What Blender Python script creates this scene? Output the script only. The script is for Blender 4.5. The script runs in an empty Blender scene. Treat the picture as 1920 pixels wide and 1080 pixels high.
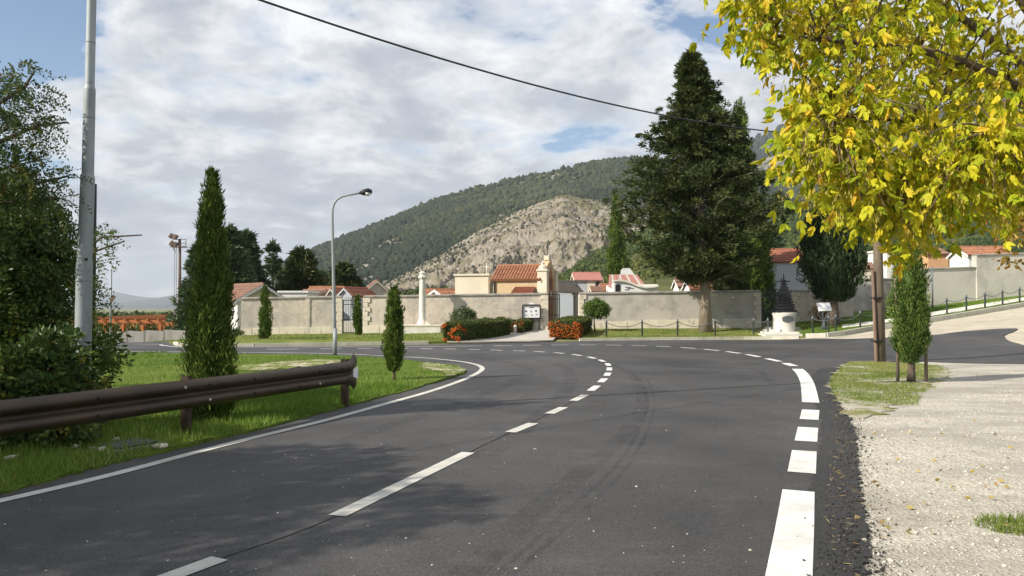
import bpy, bmesh, math, random
import numpy as np
from mathutils import Vector, Matrix
from mathutils.geometry import delaunay_2d_cdt

sc = bpy.context.scene
C = sc.collection
# ------------------------------------------------------------------ camera, sky, sun, exposure
F = 1423.0
TH = math.atan(35 / F)
EYE = 1.6
cam = bpy.data.objects.new('camera', bpy.data.cameras.new('camera'))
C.objects.link(cam)
cam.location = (0, 0, EYE)
cam.rotation_euler = (math.pi / 2 + TH, 0, 0)
cam.data.sensor_width = 36
cam.data.lens = 36 * F / 1920
cam.data.clip_start = 0.05
cam.data.clip_end = 40000
sc.camera = cam

SUN_DIR = Vector((-0.9, -0.436, 0)).normalized()          # horizontal direction towards the sun
SUN_EL = math.radians(34)
to_sun = Vector((SUN_DIR.x * math.cos(SUN_EL), SUN_DIR.y * math.cos(SUN_EL), math.sin(SUN_EL)))
sun = bpy.data.objects.new('sun', bpy.data.lights.new('sun', 'SUN'))
C.objects.link(sun)
sun.data.energy = 5.0
sun.data.angle = math.radians(0.53)
sun.data.color = (1.0, 0.92, 0.79)
sun.rotation_euler = to_sun.to_track_quat('Z', 'Y').to_euler()

w = bpy.data.worlds.new('World')
sc.world = w
w.use_nodes = True
nt = w.node_tree
nt.nodes.clear()
N = lambda t, **k: _node(nt, t, **k)
def _node(tree, t, **k):
    n = tree.nodes.new(t)
    for a, b in k.items():
        setattr(n, a, b)
    return n
def ramp(tree, stops, interp='LINEAR'):
    n = tree.nodes.new('ShaderNodeValToRGB')
    n.color_ramp.interpolation = interp
    e = n.color_ramp.elements
    while len(e) < len(stops):
        e.new(0.5)
    for el, (p, c) in zip(e, stops):
        el.position = p
        el.color = (*c, 1) if len(c) == 3 else c
    return n
def build_world():
    L = nt.links.new
    out = N('ShaderNodeOutputWorld')
    sky = N('ShaderNodeTexSky', sky_type='NISHITA', sun_disc=False)
    sky.sun_elevation = SUN_EL
    sky.sun_rotation = math.atan2(SUN_DIR.x, SUN_DIR.y)
    sky.air_density = 1.0; sky.dust_density = 0.3; sky.ozone_density = 2.5
    bg1 = N('ShaderNodeBackground'); bg1.inputs[1].default_value = 0.10
    L(sky.outputs[0], bg1.inputs[0])
    tc = N('ShaderNodeTexCoord')
    sep = N('ShaderNodeSeparateXYZ'); L(tc.outputs['Generated'], sep.inputs[0])
    def m(op, a, b=None, clamp=False):
        n = N('ShaderNodeMath', operation=op); n.use_clamp = clamp
        for i, v in enumerate((a, b)):
            if v is None: continue
            if isinstance(v, (int, float)): n.inputs[i].default_value = v
            else: L(v, n.inputs[i])
        return n.outputs[0]
    zz = m('ADD', m('MAXIMUM', sep.outputs[2], 0.0), 0.26)
    px = m('DIVIDE', sep.outputs[0], zz); py = m('DIVIDE', sep.outputs[1], zz)
    cmb = N('ShaderNodeCombineXYZ'); L(px, cmb.inputs[0]); L(py, cmb.inputs[1])
    def noise(scale, det, rough, dist, off):
        mp = N('ShaderNodeMapping'); mp.inputs[1].default_value = off; L(cmb.outputs[0], mp.inputs[0])
        n = N('ShaderNodeTexNoise'); L(mp.outputs[0], n.inputs[0])
        n.inputs['Scale'].default_value = scale; n.inputs['Detail'].default_value = det
        n.inputs['Roughness'].default_value = rough; n.inputs['Distortion'].default_value = dist
        return n.outputs[0]
    n1 = noise(2.3, 12, 0.60, 0.35, (3.1, 1.7, 0))
    n2 = noise(4.6, 10, 0.58, 0.3, (7.3, 2.2, 5))
    n3 = noise(0.9, 3, 0.5, 0.0, (1.3, 8.2, 2))
    ang = N('ShaderNodeVectorMath', operation='DOT_PRODUCT'); L(tc.outputs['Generated'], ang.inputs[0])
    ang.inputs[1].default_value = Vector((-0.62, 0.70, 0.40)).normalized()
    hole = N('ShaderNodeMapRange', interpolation_type='SMOOTHSTEP'); L(ang.outputs['Value'], hole.inputs[0])
    hole.inputs[1].default_value = 0.955; hole.inputs[2].default_value = 0.998
    cov = m('SUBTRACT', m('ADD', n1, m('MULTIPLY', m('SUBTRACT', n3, 0.5), 0.30)), m('MULTIPLY', hole.outputs[0], 0.22))
    cov = m('ADD', cov, m('MULTIPLY', px, 0.03))
    lowc = N('ShaderNodeMapRange'); L(sep.outputs[2], lowc.inputs[0]); lowc.inputs[1].default_value = 0.0; lowc.inputs[2].default_value = 0.30; lowc.inputs[3].default_value = 0.13; lowc.inputs[4].default_value = 0.0
    cov = m('ADD', cov, lowc.outputs[0])
    r1 = ramp(nt, [(0.405, (0, 0, 0)), (0.455, (0.55, 0.55, 0.55)), (0.53, (1, 1, 1))]); L(cov, r1.inputs[0])
    # thin cloud is bright, thick cloud has a grey underside; puffs from the finer noise
    body = m('ADD', m('MULTIPLY', m('SUBTRACT', 0.62, cov), 1.25), m('MULTIPLY', m('SUBTRACT', n2, 0.5), 1.15))
    low = N('ShaderNodeMapRange'); L(sep.outputs[2], low.inputs[0]); low.inputs[1].default_value = 0.02; low.inputs[2].default_value = 0.30; low.inputs[3].default_value = -0.10; low.inputs[4].default_value = 0.10
    body = m('ADD', m('ADD', body, low.outputs[0]), 0.42)
    r2 = ramp(nt, [(0.25, (0.41, 0.45, 0.515)), (0.45, (0.53, 0.565, 0.625)), (0.60, (0.75, 0.77, 0.80)), (0.76, (0.95, 0.96, 0.97))]); L(body, r2.inputs[0])
    bg2 = N('ShaderNodeBackground'); L(r2.outputs[0], bg2.inputs[0]); bg2.inputs[1].default_value = 0.76
    mix = N('ShaderNodeMixShader'); L(r1.outputs[0], mix.inputs[0]); L(bg1.outputs[0], mix.inputs[1]); L(bg2.outputs[0], mix.inputs[2])
    L(mix.outputs[0], out.inputs[0])
build_world()
sc.view_settings.view_transform = 'Standard'
sc.view_settings.look = 'None'
sc.view_settings.gamma = 1
sc.view_settings.exposure = 0.50
sc.view_settings.use_curve_mapping = False
sc.render.engine = 'CYCLES'
cy = sc.cycles
cy.use_denoising = True
cy.max_bounces = 5; cy.diffuse_bounces = 2; cy.glossy_bounces = 2; cy.transmission_bounces = 3
cy.transparent_max_bounces = 8; cy.volume_bounces = 0
cy.sample_clamp_indirect = 4

# ------------------------------------------------------------------ projection helpers and terrain
def ss(a, b, x):
    t = np.clip((np.asarray(x, float) - a) / (b - a), 0, 1)
    return t * t * (3 - 2 * t)
def h(X, Y):
    X = np.asarray(X, float); Y = np.asarray(Y, float)
    r = X - 12.7
    ramp_ = 0.1 * (0.5 * (r + np.sqrt(r * r + 1.0)))
    z = np.minimum(ramp_, 5.0) * ss(22, 34, Y)
    z = z + 0.30 * ss(37, 43, Y) * ss(-12, 8, X)
    left = ss(-12, -24, X)
    z = z - 0.03 * np.clip(Y - 27, 0, 38) * left
    z = z - 0.045 * np.clip(Y - 66, 0, 240) * ss(-15, -40, X)
    return z
def hz(x, y): return float(h(x, y))
def ray(px, py):
    u = (px - 960) / F; v = (540 - py) / F
    return Vector((u, math.cos(TH) - v * math.sin(TH), math.sin(TH) + v * math.cos(TH)))
def at(px, py, Y):
    d = ray(px, py)
    return Vector((0, 0, EYE)) + d * (Y / d.y)
def gp(px, py, ymax=140):
    d = ray(px, py); lo = 1.0
    for i in range(1, 1400):
        Y = 1.0 + i * 0.1
        p = at(px, py, Y)
        if p.z < hz(p.x, p.y) or Y > ymax:
            a, b = Y - 0.1, Y
            for _ in range(20):
                c = (a + b) / 2; p = at(px, py, c)
                if p.z < hz(p.x, p.y): b = c
                else: a = c
            return at(px, py, b)
    return p
def GX(px, Y): return at(px, 600, Y).x
def ground(px, Y):
    x = GX(px, Y); return Vector((x, Y, hz(x, Y)))
def ZZ(py, Y): return at(960, py, Y).z

# ------------------------------------------------------------------ materials
MATS = {}
def new_mat(name):
    m = bpy.data.materials.new(name); m.use_nodes = True
    m.node_tree.nodes.clear(); MATS[name] = m
    return m, m.node_tree
def nz(t, vec, scale, detail=6, rough=0.6, dist=0.0):
    n = t.nodes.new('ShaderNodeTexNoise'); t.links.new(vec, n.inputs[0])
    n.inputs['Scale'].default_value = scale; n.inputs['Detail'].default_value = detail
    n.inputs['Roughness'].default_value = rough; n.inputs['Distortion'].default_value = dist
    return n.outputs[0]
def vec(t, coord='pos', scale=None):
    if coord == 'pos': o = t.nodes.new('ShaderNodeNewGeometry').outputs['Position']
    else: o = t.nodes.new('ShaderNodeTexCoord').outputs['Object']
    if scale:
        mp = t.nodes.new('ShaderNodeMapping'); mp.inputs[3].default_value = scale
        t.links.new(o, mp.inputs[0]); o = mp.outputs[0]
    return o
def mixc(t, fac, a, b):
    n = t.nodes.new('ShaderNodeMix'); n.data_type = 'RGBA'
    for s, v in ((n.inputs[0], fac), (n.inputs[6], a), (n.inputs[7], b)):
        if isinstance(v, (int, float)): s.default_value = v
        elif isinstance(v, tuple): s.default_value = (*v, 1)
        else: t.links.new(v, s)
    return n.outputs[2]
def finish(t, col, rough=0.85, bumps=(), spec=0.3, metal=0.0):
    b = t.nodes.new('ShaderNodeBsdfPrincipled'); o = t.nodes.new('ShaderNodeOutputMaterial')
    if isinstance(col, tuple): b.inputs['Base Color'].default_value = (*col, 1)
    else: t.links.new(col, b.inputs['Base Color'])
    if isinstance(rough, (int, float)): b.inputs['Roughness'].default_value = rough
    else: t.links.new(rough, b.inputs['Roughness'])
    b.inputs['Specular IOR Level'].default_value = spec
    b.inputs['Metallic'].default_value = metal
    prev = None
    for hgt, st, dist in bumps:
        bp = t.nodes.new('ShaderNodeBump'); bp.inputs['Strength'].default_value = st; bp.inputs['Distance'].default_value = dist
        t.links.new(hgt, bp.inputs['Height'])
        if prev: t.links.new(prev, bp.inputs['Normal'])
        prev = bp.outputs[0]
    if prev: t.links.new(prev, b.inputs['Normal'])
    t.links.new(b.outputs[0], o.inputs[0])
    return b
def mat(name, c1, c2=None, scale=3.0, rough=0.85, bump=0.0, bscale=30, lo=0.35, hi=0.65, c3=None, s3=0.7, lo3=0.52, hi3=0.72, spec=0.3, metal=0.0, coord='pos', stretch=None, bdist=0.02):
    m, t = new_mat(name); v = vec(t, coord, stretch)
    if c2 is None: c2 = tuple(x * 0.82 for x in c1)
    r = ramp(t, [(lo, c1), (hi, c2)]); t.links.new(nz(t, v, scale), r.inputs[0]); col = r.outputs[0]
    if c3:
        r3 = ramp(t, [(lo3, (0, 0, 0)), (hi3, (1, 1, 1))]); t.links.new(nz(t, v, s3, 8, 0.68), r3.inputs[0])
        col = mixc(t, r3.outputs[0], col, c3)
    bm = [(nz(t, v, bscale, 5), bump, bdist)] if bump else []
    finish(t, col, rough, bm, spec, metal)
    return m
def leafmat(name, stops, trans=0.3, rough=0.6, vary=0.0):
    m, t = new_mat(name)
    a = t.nodes.new('ShaderNodeAttribute'); a.attribute_name = 'tint'
    r = ramp(t, stops); t.links.new(a.outputs['Fac'], r.inputs[0])
    b = t.nodes.new('ShaderNodeBsdfPrincipled'); t.links.new(r.outputs[0], b.inputs['Base Color'])
    b.inputs['Roughness'].default_value = rough; b.inputs['Specular IOR Level'].default_value = 0.25
    tr = t.nodes.new('ShaderNodeBsdfTranslucent'); t.links.new(r.outputs[0], tr.inputs[0])
    mx = t.nodes.new('ShaderNodeMixShader'); mx.inputs[0].default_value = trans
    o = t.nodes.new('ShaderNodeOutputMaterial')
    t.links.new(b.outputs[0], mx.inputs[1]); t.links.new(tr.outputs[0], mx.inputs[2]); t.links.new(mx.outputs[0], o.inputs[0])
    return m

def make_mats():
    # asphalt
    for nm, base, light, sp in (('asphalt', (0.038, 0.038, 0.040), (0.080, 0.077, 0.076), 0.5), ('asphalt_edge', (0.030, 0.030, 0.031), (0.045, 0.044, 0.044), 1.0)):
        m, t = new_mat(nm); v = vec(t)
        r = ramp(t, [(0.34, base), (0.66, light)]); t.links.new(nz(t, v, 0.35, 7, 0.62, 0.4), r.inputs[0])
        vo = t.nodes.new('ShaderNodeTexVoronoi'); vo.inputs['Scale'].default_value = 95; t.links.new(v, vo.inputs[0])
        rv = ramp(t, [(0.05, (0.55, 0.55, 0.55)), (0.5, (1.0, 1.0, 1.0)), (0.95, (1.7, 1.68, 1.62))]); t.links.new(vo.outputs['Color'], rv.inputs[0])
        mm = t.nodes.new('ShaderNodeMix'); mm.data_type = 'RGBA'; mm.blend_type = 'MULTIPLY'; mm.inputs[0].default_value = 0.75
        t.links.new(r.outputs[0], mm.inputs[6]); t.links.new(rv.outputs[0], mm.inputs[7])
        dust = ramp(t, [(0.54, (0, 0, 0)), (0.80, (0.55, 0.55, 0.55))]); t.links.new(nz(t, vec(t, 'pos', (0.6, 1.8, 1)), 0.9, 9, 0.7), dust.inputs[0])
        col = mixc(t, dust.outputs[0], mm.outputs[2], (0.13, 0.123, 0.114) if nm == 'asphalt' else (0.03, 0.03, 0.03))
        finish(t, col, 0.72, [(vo.outputs['Distance'], 0.55 * sp, 0.006), (nz(t, v, 40, 4), 0.35 * sp, 0.006)], 0.35)
    # gravel
    m, t = new_mat('gravel'); v = vec(t)
    vo = t.nodes.new('ShaderNodeTexVoronoi'); vo.inputs['Scale'].default_value = 38; t.links.new(v, vo.inputs[0])
    r = ramp(t, [(0.0, (0.30, 0.275, 0.23)), (0.35, (0.46, 0.43, 0.36)), (0.75, (0.56, 0.53, 0.46)), (1.0, (0.66, 0.63, 0.56))]); t.links.new(vo.outputs['Color'], r.inputs[0])
    big = ramp(t, [(0.42, (0, 0, 0)), (0.60, (0.85, 0.85, 0.85))]); t.links.new(nz(t, vec(t, 'pos', (0.7, 1.6, 1)), 0.55, 8, 0.66), big.inputs[0])
    col = mixc(t, big.outputs[0], r.outputs[0], (0.33, 0.305, 0.26))
    finish(t, col, 0.95, [(vo.outputs['Distance'], 0.8, 0.012), (nz(t, v, 6, 6), 0.5, 0.05)], 0.15)
    mat('pale_dirt', (0.52, 0.47, 0.38), (0.42, 0.37, 0.29), 1.2, 0.95, 0.5, 25, c3=(0.30, 0.28, 0.2), s3=0.5)
    # lawn
    m, t = new_mat('lawn'); v = vec(t)
    r = ramp(t, [(0.3, (0.085, 0.135, 0.022)), (0.5, (0.13, 0.19, 0.030)), (0.7, (0.22, 0.235, 0.055))]); t.links.new(nz(t, v, 0.7, 9, 0.66), r.inputs[0])
    f = ramp(t, [(0.35, (0, 0, 0)), (0.75, (0.6, 0.6, 0.6))]); t.links.new(nz(t, v, 24, 5, 0.7), f.inputs[0])
    col = mixc(t, f.outputs[0], r.outputs[0], (0.035, 0.075, 0.01))
    d = ramp(t, [(0.62, (0, 0, 0)), (0.74, (0.8, 0.8, 0.8))]); t.links.new(nz(t, v, 0.45, 8, 0.6), d.inputs[0])
    col = mixc(t, d.outputs[0], col, (0.26, 0.23, 0.09))
    finish(t, col, 0.95, [(nz(t, v, 30, 5), 0.8, 0.05)], 0.1)
    m, t = new_mat('dry_lawn'); v = vec(t)
    r = ramp(t, [(0.34, (0.10, 0.15, 0.028)), (0.54, (0.18, 0.21, 0.055)), (0.70, (0.31, 0.28, 0.13))]); t.links.new(nz(t, v, 0.8, 9, 0.66), r.inputs[0])
    finish(t, r.outputs[0], 0.95, [(nz(t, v, 30, 5), 0.8, 0.04)], 0.1)
    m, t = new_mat('patchy_grass'); v = vec(t)
    r = ramp(t, [(0.34, (0.10, 0.14, 0.028)), (0.52, (0.19, 0.20, 0.06)), (0.62, (0.30, 0.27, 0.14))]); t.links.new(nz(t, v, 0.9, 9, 0.7), r.inputs[0])
    g = ramp(t, [(0.44, (0, 0, 0)), (0.56, (1, 1, 1))]); t.links.new(nz(t, v, 1.7, 10, 0.72), g.inputs[0])
    finish(t, mixc(t, g.outputs[0], r.outputs[0], (0.44, 0.41, 0.34)), 0.95, [(nz(t, v, 30, 5), 0.8, 0.03)], 0.1)
    mat('field', (0.11, 0.14, 0.04), (0.22, 0.21, 0.09), 0.02, 0.95, 0.3, 1.5, c3=(0.08, 0.12, 0.03), s3=0.01)
    m, t = new_mat('patchy_soil'); v = vec(t)
    g = ramp(t, [(0.46, (0, 0, 0)), (0.54, (1, 1, 1))]); t.links.new(nz(t, v, 1.5, 10, 0.72), g.inputs[0])
    r = ramp(t, [(0.35, (0.50, 0.45, 0.34)), (0.65, (0.36, 0.31, 0.2))]); t.links.new(nz(t, v, 3, 8), r.inputs[0])
    finish(t, mixc(t, g.outputs[0], r.outputs[0], (0.15, 0.18, 0.045)), 0.95, [(nz(t, v, 20, 5), 0.7, 0.03)], 0.1)
    mat('soil', (0.46, 0.41, 0.31), (0.36, 0.31, 0.2), 2.5, 0.95, 0.7, 14)
    # paint
    for nm, c, lo in (('road_paint', (0.80, 0.80, 0.78), 0.30), ('worn_paint', (0.60, 0.59, 0.54), 0.40)):
        m, t = new_mat(nm); v = vec(t)
        vo = t.nodes.new('ShaderNodeTexVoronoi'); vo.inputs['Scale'].default_value = 95; t.links.new(v, vo.inputs[0])
        r = ramp(t, [(lo - 0.14, (0.10, 0.10, 0.10)), (lo, c)]); t.links.new(nz(t, v, 55, 8, 0.78), r.inputs[0])
        g = ramp(t, [(0.35, (0.72, 0.71, 0.68)), (0.6, (1, 1, 1))]); t.links.new(nz(t, v, 2.2, 7, 0.7), g.inputs[0])
        mm = t.nodes.new('ShaderNodeMix'); mm.data_type = 'RGBA'; mm.blend_type = 'MULTIPLY'; mm.inputs[0].default_value = 1
        t.links.new(r.outputs[0], mm.inputs[6]); t.links.new(g.outputs[0], mm.inputs[7])
        finish(t, mm.outputs[2], 0.7, [(vo.outputs['Distance'], 0.4, 0.005)], 0.3)
    m, t = new_mat('tyre_black'); v = vec(t)
    r = ramp(t, [(0.42, (0.0, 0.0, 0.0)), (0.75, (0.30, 0.30, 0.30))]); t.links.new(nz(t, v, 1.6, 9, 0.75), r.inputs[0])
    b = finish(t, (0.022, 0.022, 0.023), 0.7); t.links.new(r.outputs[0], b.inputs['Alpha'])
    m, t = new_mat('dust_track'); v = vec(t)
    r = ramp(t, [(0.38, (0.0, 0.0, 0.0)), (0.72, (0.32, 0.32, 0.32))]); t.links.new(nz(t, v, 1.3, 9, 0.75), r.inputs[0])
    b = finish(t, (0.15, 0.142, 0.132), 0.8); t.links.new(r.outputs[0], b.inputs['Alpha'])
    # masonry
    m, t = new_mat('plaster'); v = vec(t)
    r = ramp(t, [(0.30, (0.66, 0.575, 0.47)), (0.48, (0.58, 0.515, 0.43)), (0.68, (0.44, 0.41, 0.365))]); t.links.new(nz(t, v, 0.55, 9, 0.66, 0.5), r.inputs[0])
    st = ramp(t, [(0.50, (0, 0, 0)), (0.72, (0.75, 0.75, 0.75))]); t.links.new(nz(t, vec(t, 'pos', (1.6, 1.6, 0.35)), 1.1, 8, 0.66), st.inputs[0])
    col = mixc(t, st.outputs[0], r.outputs[0], (0.32, 0.295, 0.26))
    cr = ramp(t, [(0.47, (0, 0, 0)), (0.5, (0.4, 0.4, 0.4)), (0.53, (0, 0, 0))]); t.links.new(nz(t, v, 0.8, 6, 0.7, 0.8), cr.inputs[0])
    col = mixc(t, cr.outputs[0], col, (0.22, 0.2, 0.17))
    finish(t, col, 0.92, [(nz(t, v, 9, 7), 0.45, 0.03)], 0.15)
    mat('plaster_grey', (0.54, 0.505, 0.45), (0.43, 0.405, 0.365), 0.7, 0.92, 0.3, 9, c3=(0.28, 0.26, 0.235), s3=0.9, lo3=0.48, hi3=0.74)
    mat('plaster_pale', (0.62, 0.575, 0.50), (0.53, 0.50, 0.44), 0.5, 0.92, 0.25, 9, c3=(0.36, 0.34, 0.31), s3=0.5, lo3=0.5, hi3=0.75)
    mat('limestone', (0.74, 0.67, 0.54), (0.62, 0.56, 0.45), 2.5, 0.9, 0.5, 18, c3=(0.28, 0.25, 0.2), s3=3.0, lo3=0.56)
    mat('white_stone', (0.74, 0.71, 0.64), (0.62, 0.59, 0.52), 2.0, 0.8, 0.2, 20)
    mat('coping', (0.34, 0.31, 0.27), (0.22, 0.20, 0.175), 2.0, 0.95, 0.4, 20, c3=(0.13, 0.12, 0.10), s3=1.5)
    mat('concrete', (0.22, 0.21, 0.19), (0.15, 0.145, 0.135), 0.9, 0.92, 0.4, 14, c3=(0.10, 0.10, 0.09), s3=1.2)
    mat('concrete_path', (0.52, 0.48, 0.42), (0.43, 0.40, 0.35), 0.8, 0.9, 0.3, 20)
    mat('kerb_stone', (0.56, 0.53, 0.46), (0.42, 0.39, 0.33), 1.5, 0.9, 0.4, 18)
    mat('cream_wall', (0.70, 0.64, 0.52), (0.62, 0.56, 0.45), 0.6, 0.9, 0.15, 12)
    mat('white_wall', (0.74, 0.73, 0.70), (0.66, 0.65, 0.62), 0.7, 0.9, 0.15, 12)
    mat('yellow_wall', (0.56, 0.52, 0.34), (0.50, 0.46, 0.30), 0.7, 0.9, 0.15, 12)
    mat('beige_wall', (0.50, 0.45, 0.38), (0.43, 0.39, 0.33), 0.7, 0.9, 0.15, 12)
    mat('grey_wall', (0.43, 0.45, 0.48), (0.38, 0.40, 0.43), 0.5, 0.9, 0.15, 12)
    mat('blue_panel', (0.50, 0.54, 0.58), (0.46, 0.50, 0.54), 0.5, 0.5, 0.0)
    mat('orange_wall', (0.62, 0.36, 0.20), (0.55, 0.32, 0.18), 0.7, 0.9, 0.15, 12)
    m, t = new_mat('brick'); v = vec(t, 'obj')
    br = t.nodes.new('ShaderNodeTexBrick'); br.inputs['Scale'].default_value = 3.2
    sw = t.nodes.new('ShaderNodeSeparateXYZ'); t.links.new(v, sw.inputs[0]); cw = t.nodes.new('ShaderNodeCombineXYZ')
    ad = t.nodes.new('ShaderNodeMath'); t.links.new(sw.outputs[0], ad.inputs[0]); t.links.new(sw.outputs[1], ad.inputs[1])
    t.links.new(ad.outputs[0], cw.inputs[0]); t.links.new(sw.outputs[2], cw.inputs[1]); t.links.new(cw.outputs[0], br.inputs[0])
    br.inputs['Color1'].default_value = (0.60, 0.43, 0.24, 1); br.inputs['Color2'].default_value = (0.52, 0.36, 0.19, 1); br.inputs['Mortar'].default_value = (0.50, 0.45, 0.36, 1)
    finish(t, br.outputs[0], 0.9)
    mat('red_brick', (0.36, 0.16, 0.09), (0.29, 0.12, 0.07), 4, 0.9, 0.3, 30)
    # roofs
    for nm, a, b, c in (('tile_orange', (0.39, 0.185, 0.105), (0.29, 0.13, 0.075), (0.19, 0.10, 0.065)), ('tile_brown', (0.28, 0.155, 0.11), (0.20, 0.115, 0.085), (0.13, 0.095, 0.075)),
                        ('tile_bright', (0.36, 0.14, 0.085), (0.27, 0.11, 0.07), (0.19, 0.085, 0.06)), ('metal_pink', (0.42, 0.19, 0.16), (0.38, 0.17, 0.145), (0.3, 0.15, 0.13)), ('slate', (0.14, 0.12, 0.11), (0.10, 0.09, 0.085), (0.07, 0.06, 0.06))):
        mat(nm, a, b, 5.0, 0.85, 0.3, 20, c3=c, s3=2.2, lo3=0.5, hi3=0.7)
    mat('zinc', (0.46, 0.46, 0.44), (0.38, 0.38, 0.36), 1.5, 0.6)
    # metal, wood
    mat('galvanised', (0.36, 0.40, 0.41), (0.28, 0.31, 0.32), 3.5, 0.62, 0.05, 30, metal=0.25, coord='obj', stretch=(1, 1, 0.4), c3=(0.22, 0.24, 0.25), s3=5)
    mat('lamp_grey', (0.33, 0.35, 0.36), (0.27, 0.29, 0.30), 2, 0.55, metal=0.2, coord='obj')
    mat('weathering_steel', (0.072, 0.046, 0.026), (0.048, 0.033, 0.021), 2.6, 0.46, 0.12, 40, metal=0.3, coord='pos', c3=(0.034, 0.025, 0.018), s3=1.6, spec=0.5)
    mat('dark_metal', (0.028, 0.028, 0.03), (0.018, 0.018, 0.02), 4, 0.5, metal=0.3, coord='obj')
    mat('black_iron', (0.02, 0.021, 0.024), (0.014, 0.015, 0.017), 4, 0.55, coord='obj')
    mat('grey_iron', (0.12, 0.14, 0.15), (0.08, 0.09, 0.1), 4, 0.55, metal=0.3, coord='obj')
    mat('post_steel', (0.17, 0.20, 0.22), (0.13, 0.15, 0.17), 4, 0.5, metal=0.3, coord='obj')
    mat('white_paint', (0.80, 0.80, 0.80), (0.76, 0.76, 0.76), 3, 0.5)
    mat('poster_ink', (0.08, 0.09, 0.12), (0.16, 0.16, 0.18), 9, 0.7)
    mat('cable', (0.03, 0.03, 0.032), (0.02, 0.02, 0.02), 3, 0.6)
    mat('old_wood', (0.20, 0.16, 0.115), (0.13, 0.105, 0.08), 4.0, 0.9, 0.6, 26, coord='obj', stretch=(4, 4, 0.35), c3=(0.08, 0.065, 0.05), s3=3)
    mat('red_wood', (0.25, 0.17, 0.12), (0.17, 0.12, 0.09), 4.0, 0.85, 0.5, 26, coord='obj', stretch=(4, 4, 0.35))
    mat('pergola_wood', (0.47, 0.17, 0.055), (0.38, 0.13, 0.045), 3.0, 0.75, 0.2, 26)
    mat('bark', (0.17, 0.135, 0.10), (0.10, 0.08, 0.06), 6.0, 0.95, 1.0, 16, coord='obj', stretch=(3, 3, 0.5), bdist=0.04)
    mat('bark_pale', (0.33, 0.27, 0.20), (0.21, 0.17, 0.125), 3.0, 0.95, 1.0, 9, coord='pos', stretch=(3, 3, 0.5), bdist=0.06)
    mat('maple_bark', (0.16, 0.12, 0.075), (0.10, 0.075, 0.05), 12.0, 0.9, 0.5, 60)
    mat('rust_lamp', (0.15, 0.10, 0.075), (0.10, 0.065, 0.05), 3.0, 0.6)
    mat('window_dark', (0.03, 0.032, 0.035), (0.02, 0.02, 0.022), 3.0, 0.25, spec=0.5)
    mat('rubber', (0.02, 0.02, 0.02), None, 3, 0.8)
    # hills
    m, t = new_mat('forest_floor'); v = vec(t)
    r = ramp(t, [(0.35, (0.040, 0.050, 0.028)), (0.6, (0.075, 0.08, 0.048))]); t.links.new(nz(t, v, 0.02, 9, 0.7), r.inputs[0])
    k = ramp(t, [(0.47, (0, 0, 0)), (0.58, (0.85, 0.85, 0.85))]); t.links.new(nz(t, v, 0.02, 10, 0.74), k.inputs[0])
    finish(t, mixc(t, k.outputs[0], r.outputs[0], (0.30, 0.275, 0.235)), 0.95, [(nz(t, v, 0.15, 5), 0.6, 6)], 0.05)
    m, t = new_mat('rock'); v = vec(t)
    r = ramp(t, [(0.30, (0.25, 0.215, 0.175)), (0.5, (0.39, 0.345, 0.285)), (0.7, (0.50, 0.455, 0.385))]); t.links.new(nz(t, v, 0.03, 10, 0.75, 0.6), r.inputs[0])
    k = ramp(t, [(0.46, (0, 0, 0)), (0.58, (0.85, 0.85, 0.85))]); t.links.new(nz(t, v, 0.03, 10, 0.76), k.inputs[0])
    col = mixc(t, k.outputs[0], r.outputs[0], (0.17, 0.155, 0.085))
    sz_ = t.nodes.new('ShaderNodeSeparateXYZ'); t.links.new(v, sz_.inputs[0]); mr = t.nodes.new('ShaderNodeMapRange'); t.links.new(sz_.outputs[2], mr.inputs[0])
    mr.inputs[1].default_value = 78; mr.inputs[2].default_value = 132; mr.inputs[3].default_value = -0.12; mr.inputs[4].default_value = 0.12
    ad = t.nodes.new('ShaderNodeMath'); t.links.new(mr.outputs[0], ad.inputs[0]); t.links.new(nz(t, v, 0.02, 10, 0.74), ad.inputs[1])
    g = ramp(t, [(0.48, (0, 0, 0)), (0.60, (0.9, 0.9, 0.9))]); t.links.new(ad.outputs[0], g.inputs[0])
    finish(t, mixc(t, g.outputs[0], col, (0.15, 0.14, 0.065)), 0.95, [(nz(t, v, 0.11, 8, 0.7), 0.9, 8)], 0.05)
    m, t = new_mat('scrub_floor'); v = vec(t)
    r = ramp(t, [(0.36, (0.05, 0.068, 0.024)), (0.58, (0.11, 0.115, 0.046)), (0.72, (0.30, 0.26, 0.19))]); t.links.new(nz(t, v, 0.03, 9, 0.7), r.inputs[0])
    finish(t, r.outputs[0], 0.95, [(nz(t, v, 0.2, 6), 0.7, 3)], 0.05)
    mat('far_hill', (0.045, 0.06, 0.065), (0.065, 0.08, 0.08), 0.002, 0.95)
    # foliage
    leafmat('cypress_leaf', [(0, (0.040, 0.075, 0.012)), (0.5, (0.095, 0.155, 0.022)), (1, (0.19, 0.24, 0.045))], 0.15)
    leafmat('cypress_light', [(0, (0.0540, 0.1013, 0.0189)), (0.5, (0.1148, 0.1823, 0.0351)), (1, (0.2025, 0.2700, 0.0607))], 0.2)
    leafmat('cypress_shaded', [(0, (0.0192, 0.0360, 0.0144)), (0.5, (0.0336, 0.0600, 0.0216)), (1, (0.0540, 0.0864, 0.0300))], 0.1)  # darker greens stand in for the big conifer's shade on one cypress
    leafmat('fir_leaf', [(0, (0.030, 0.045, 0.014)), (0.5, (0.064, 0.085, 0.024)), (1, (0.13, 0.145, 0.040))], 0.08)
    leafmat('pine_leaf', [(0, (0.0425, 0.0765, 0.0374)), (0.5, (0.0765, 0.1275, 0.0578)), (1, (0.1445, 0.1870, 0.0765))], 0.12)
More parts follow.
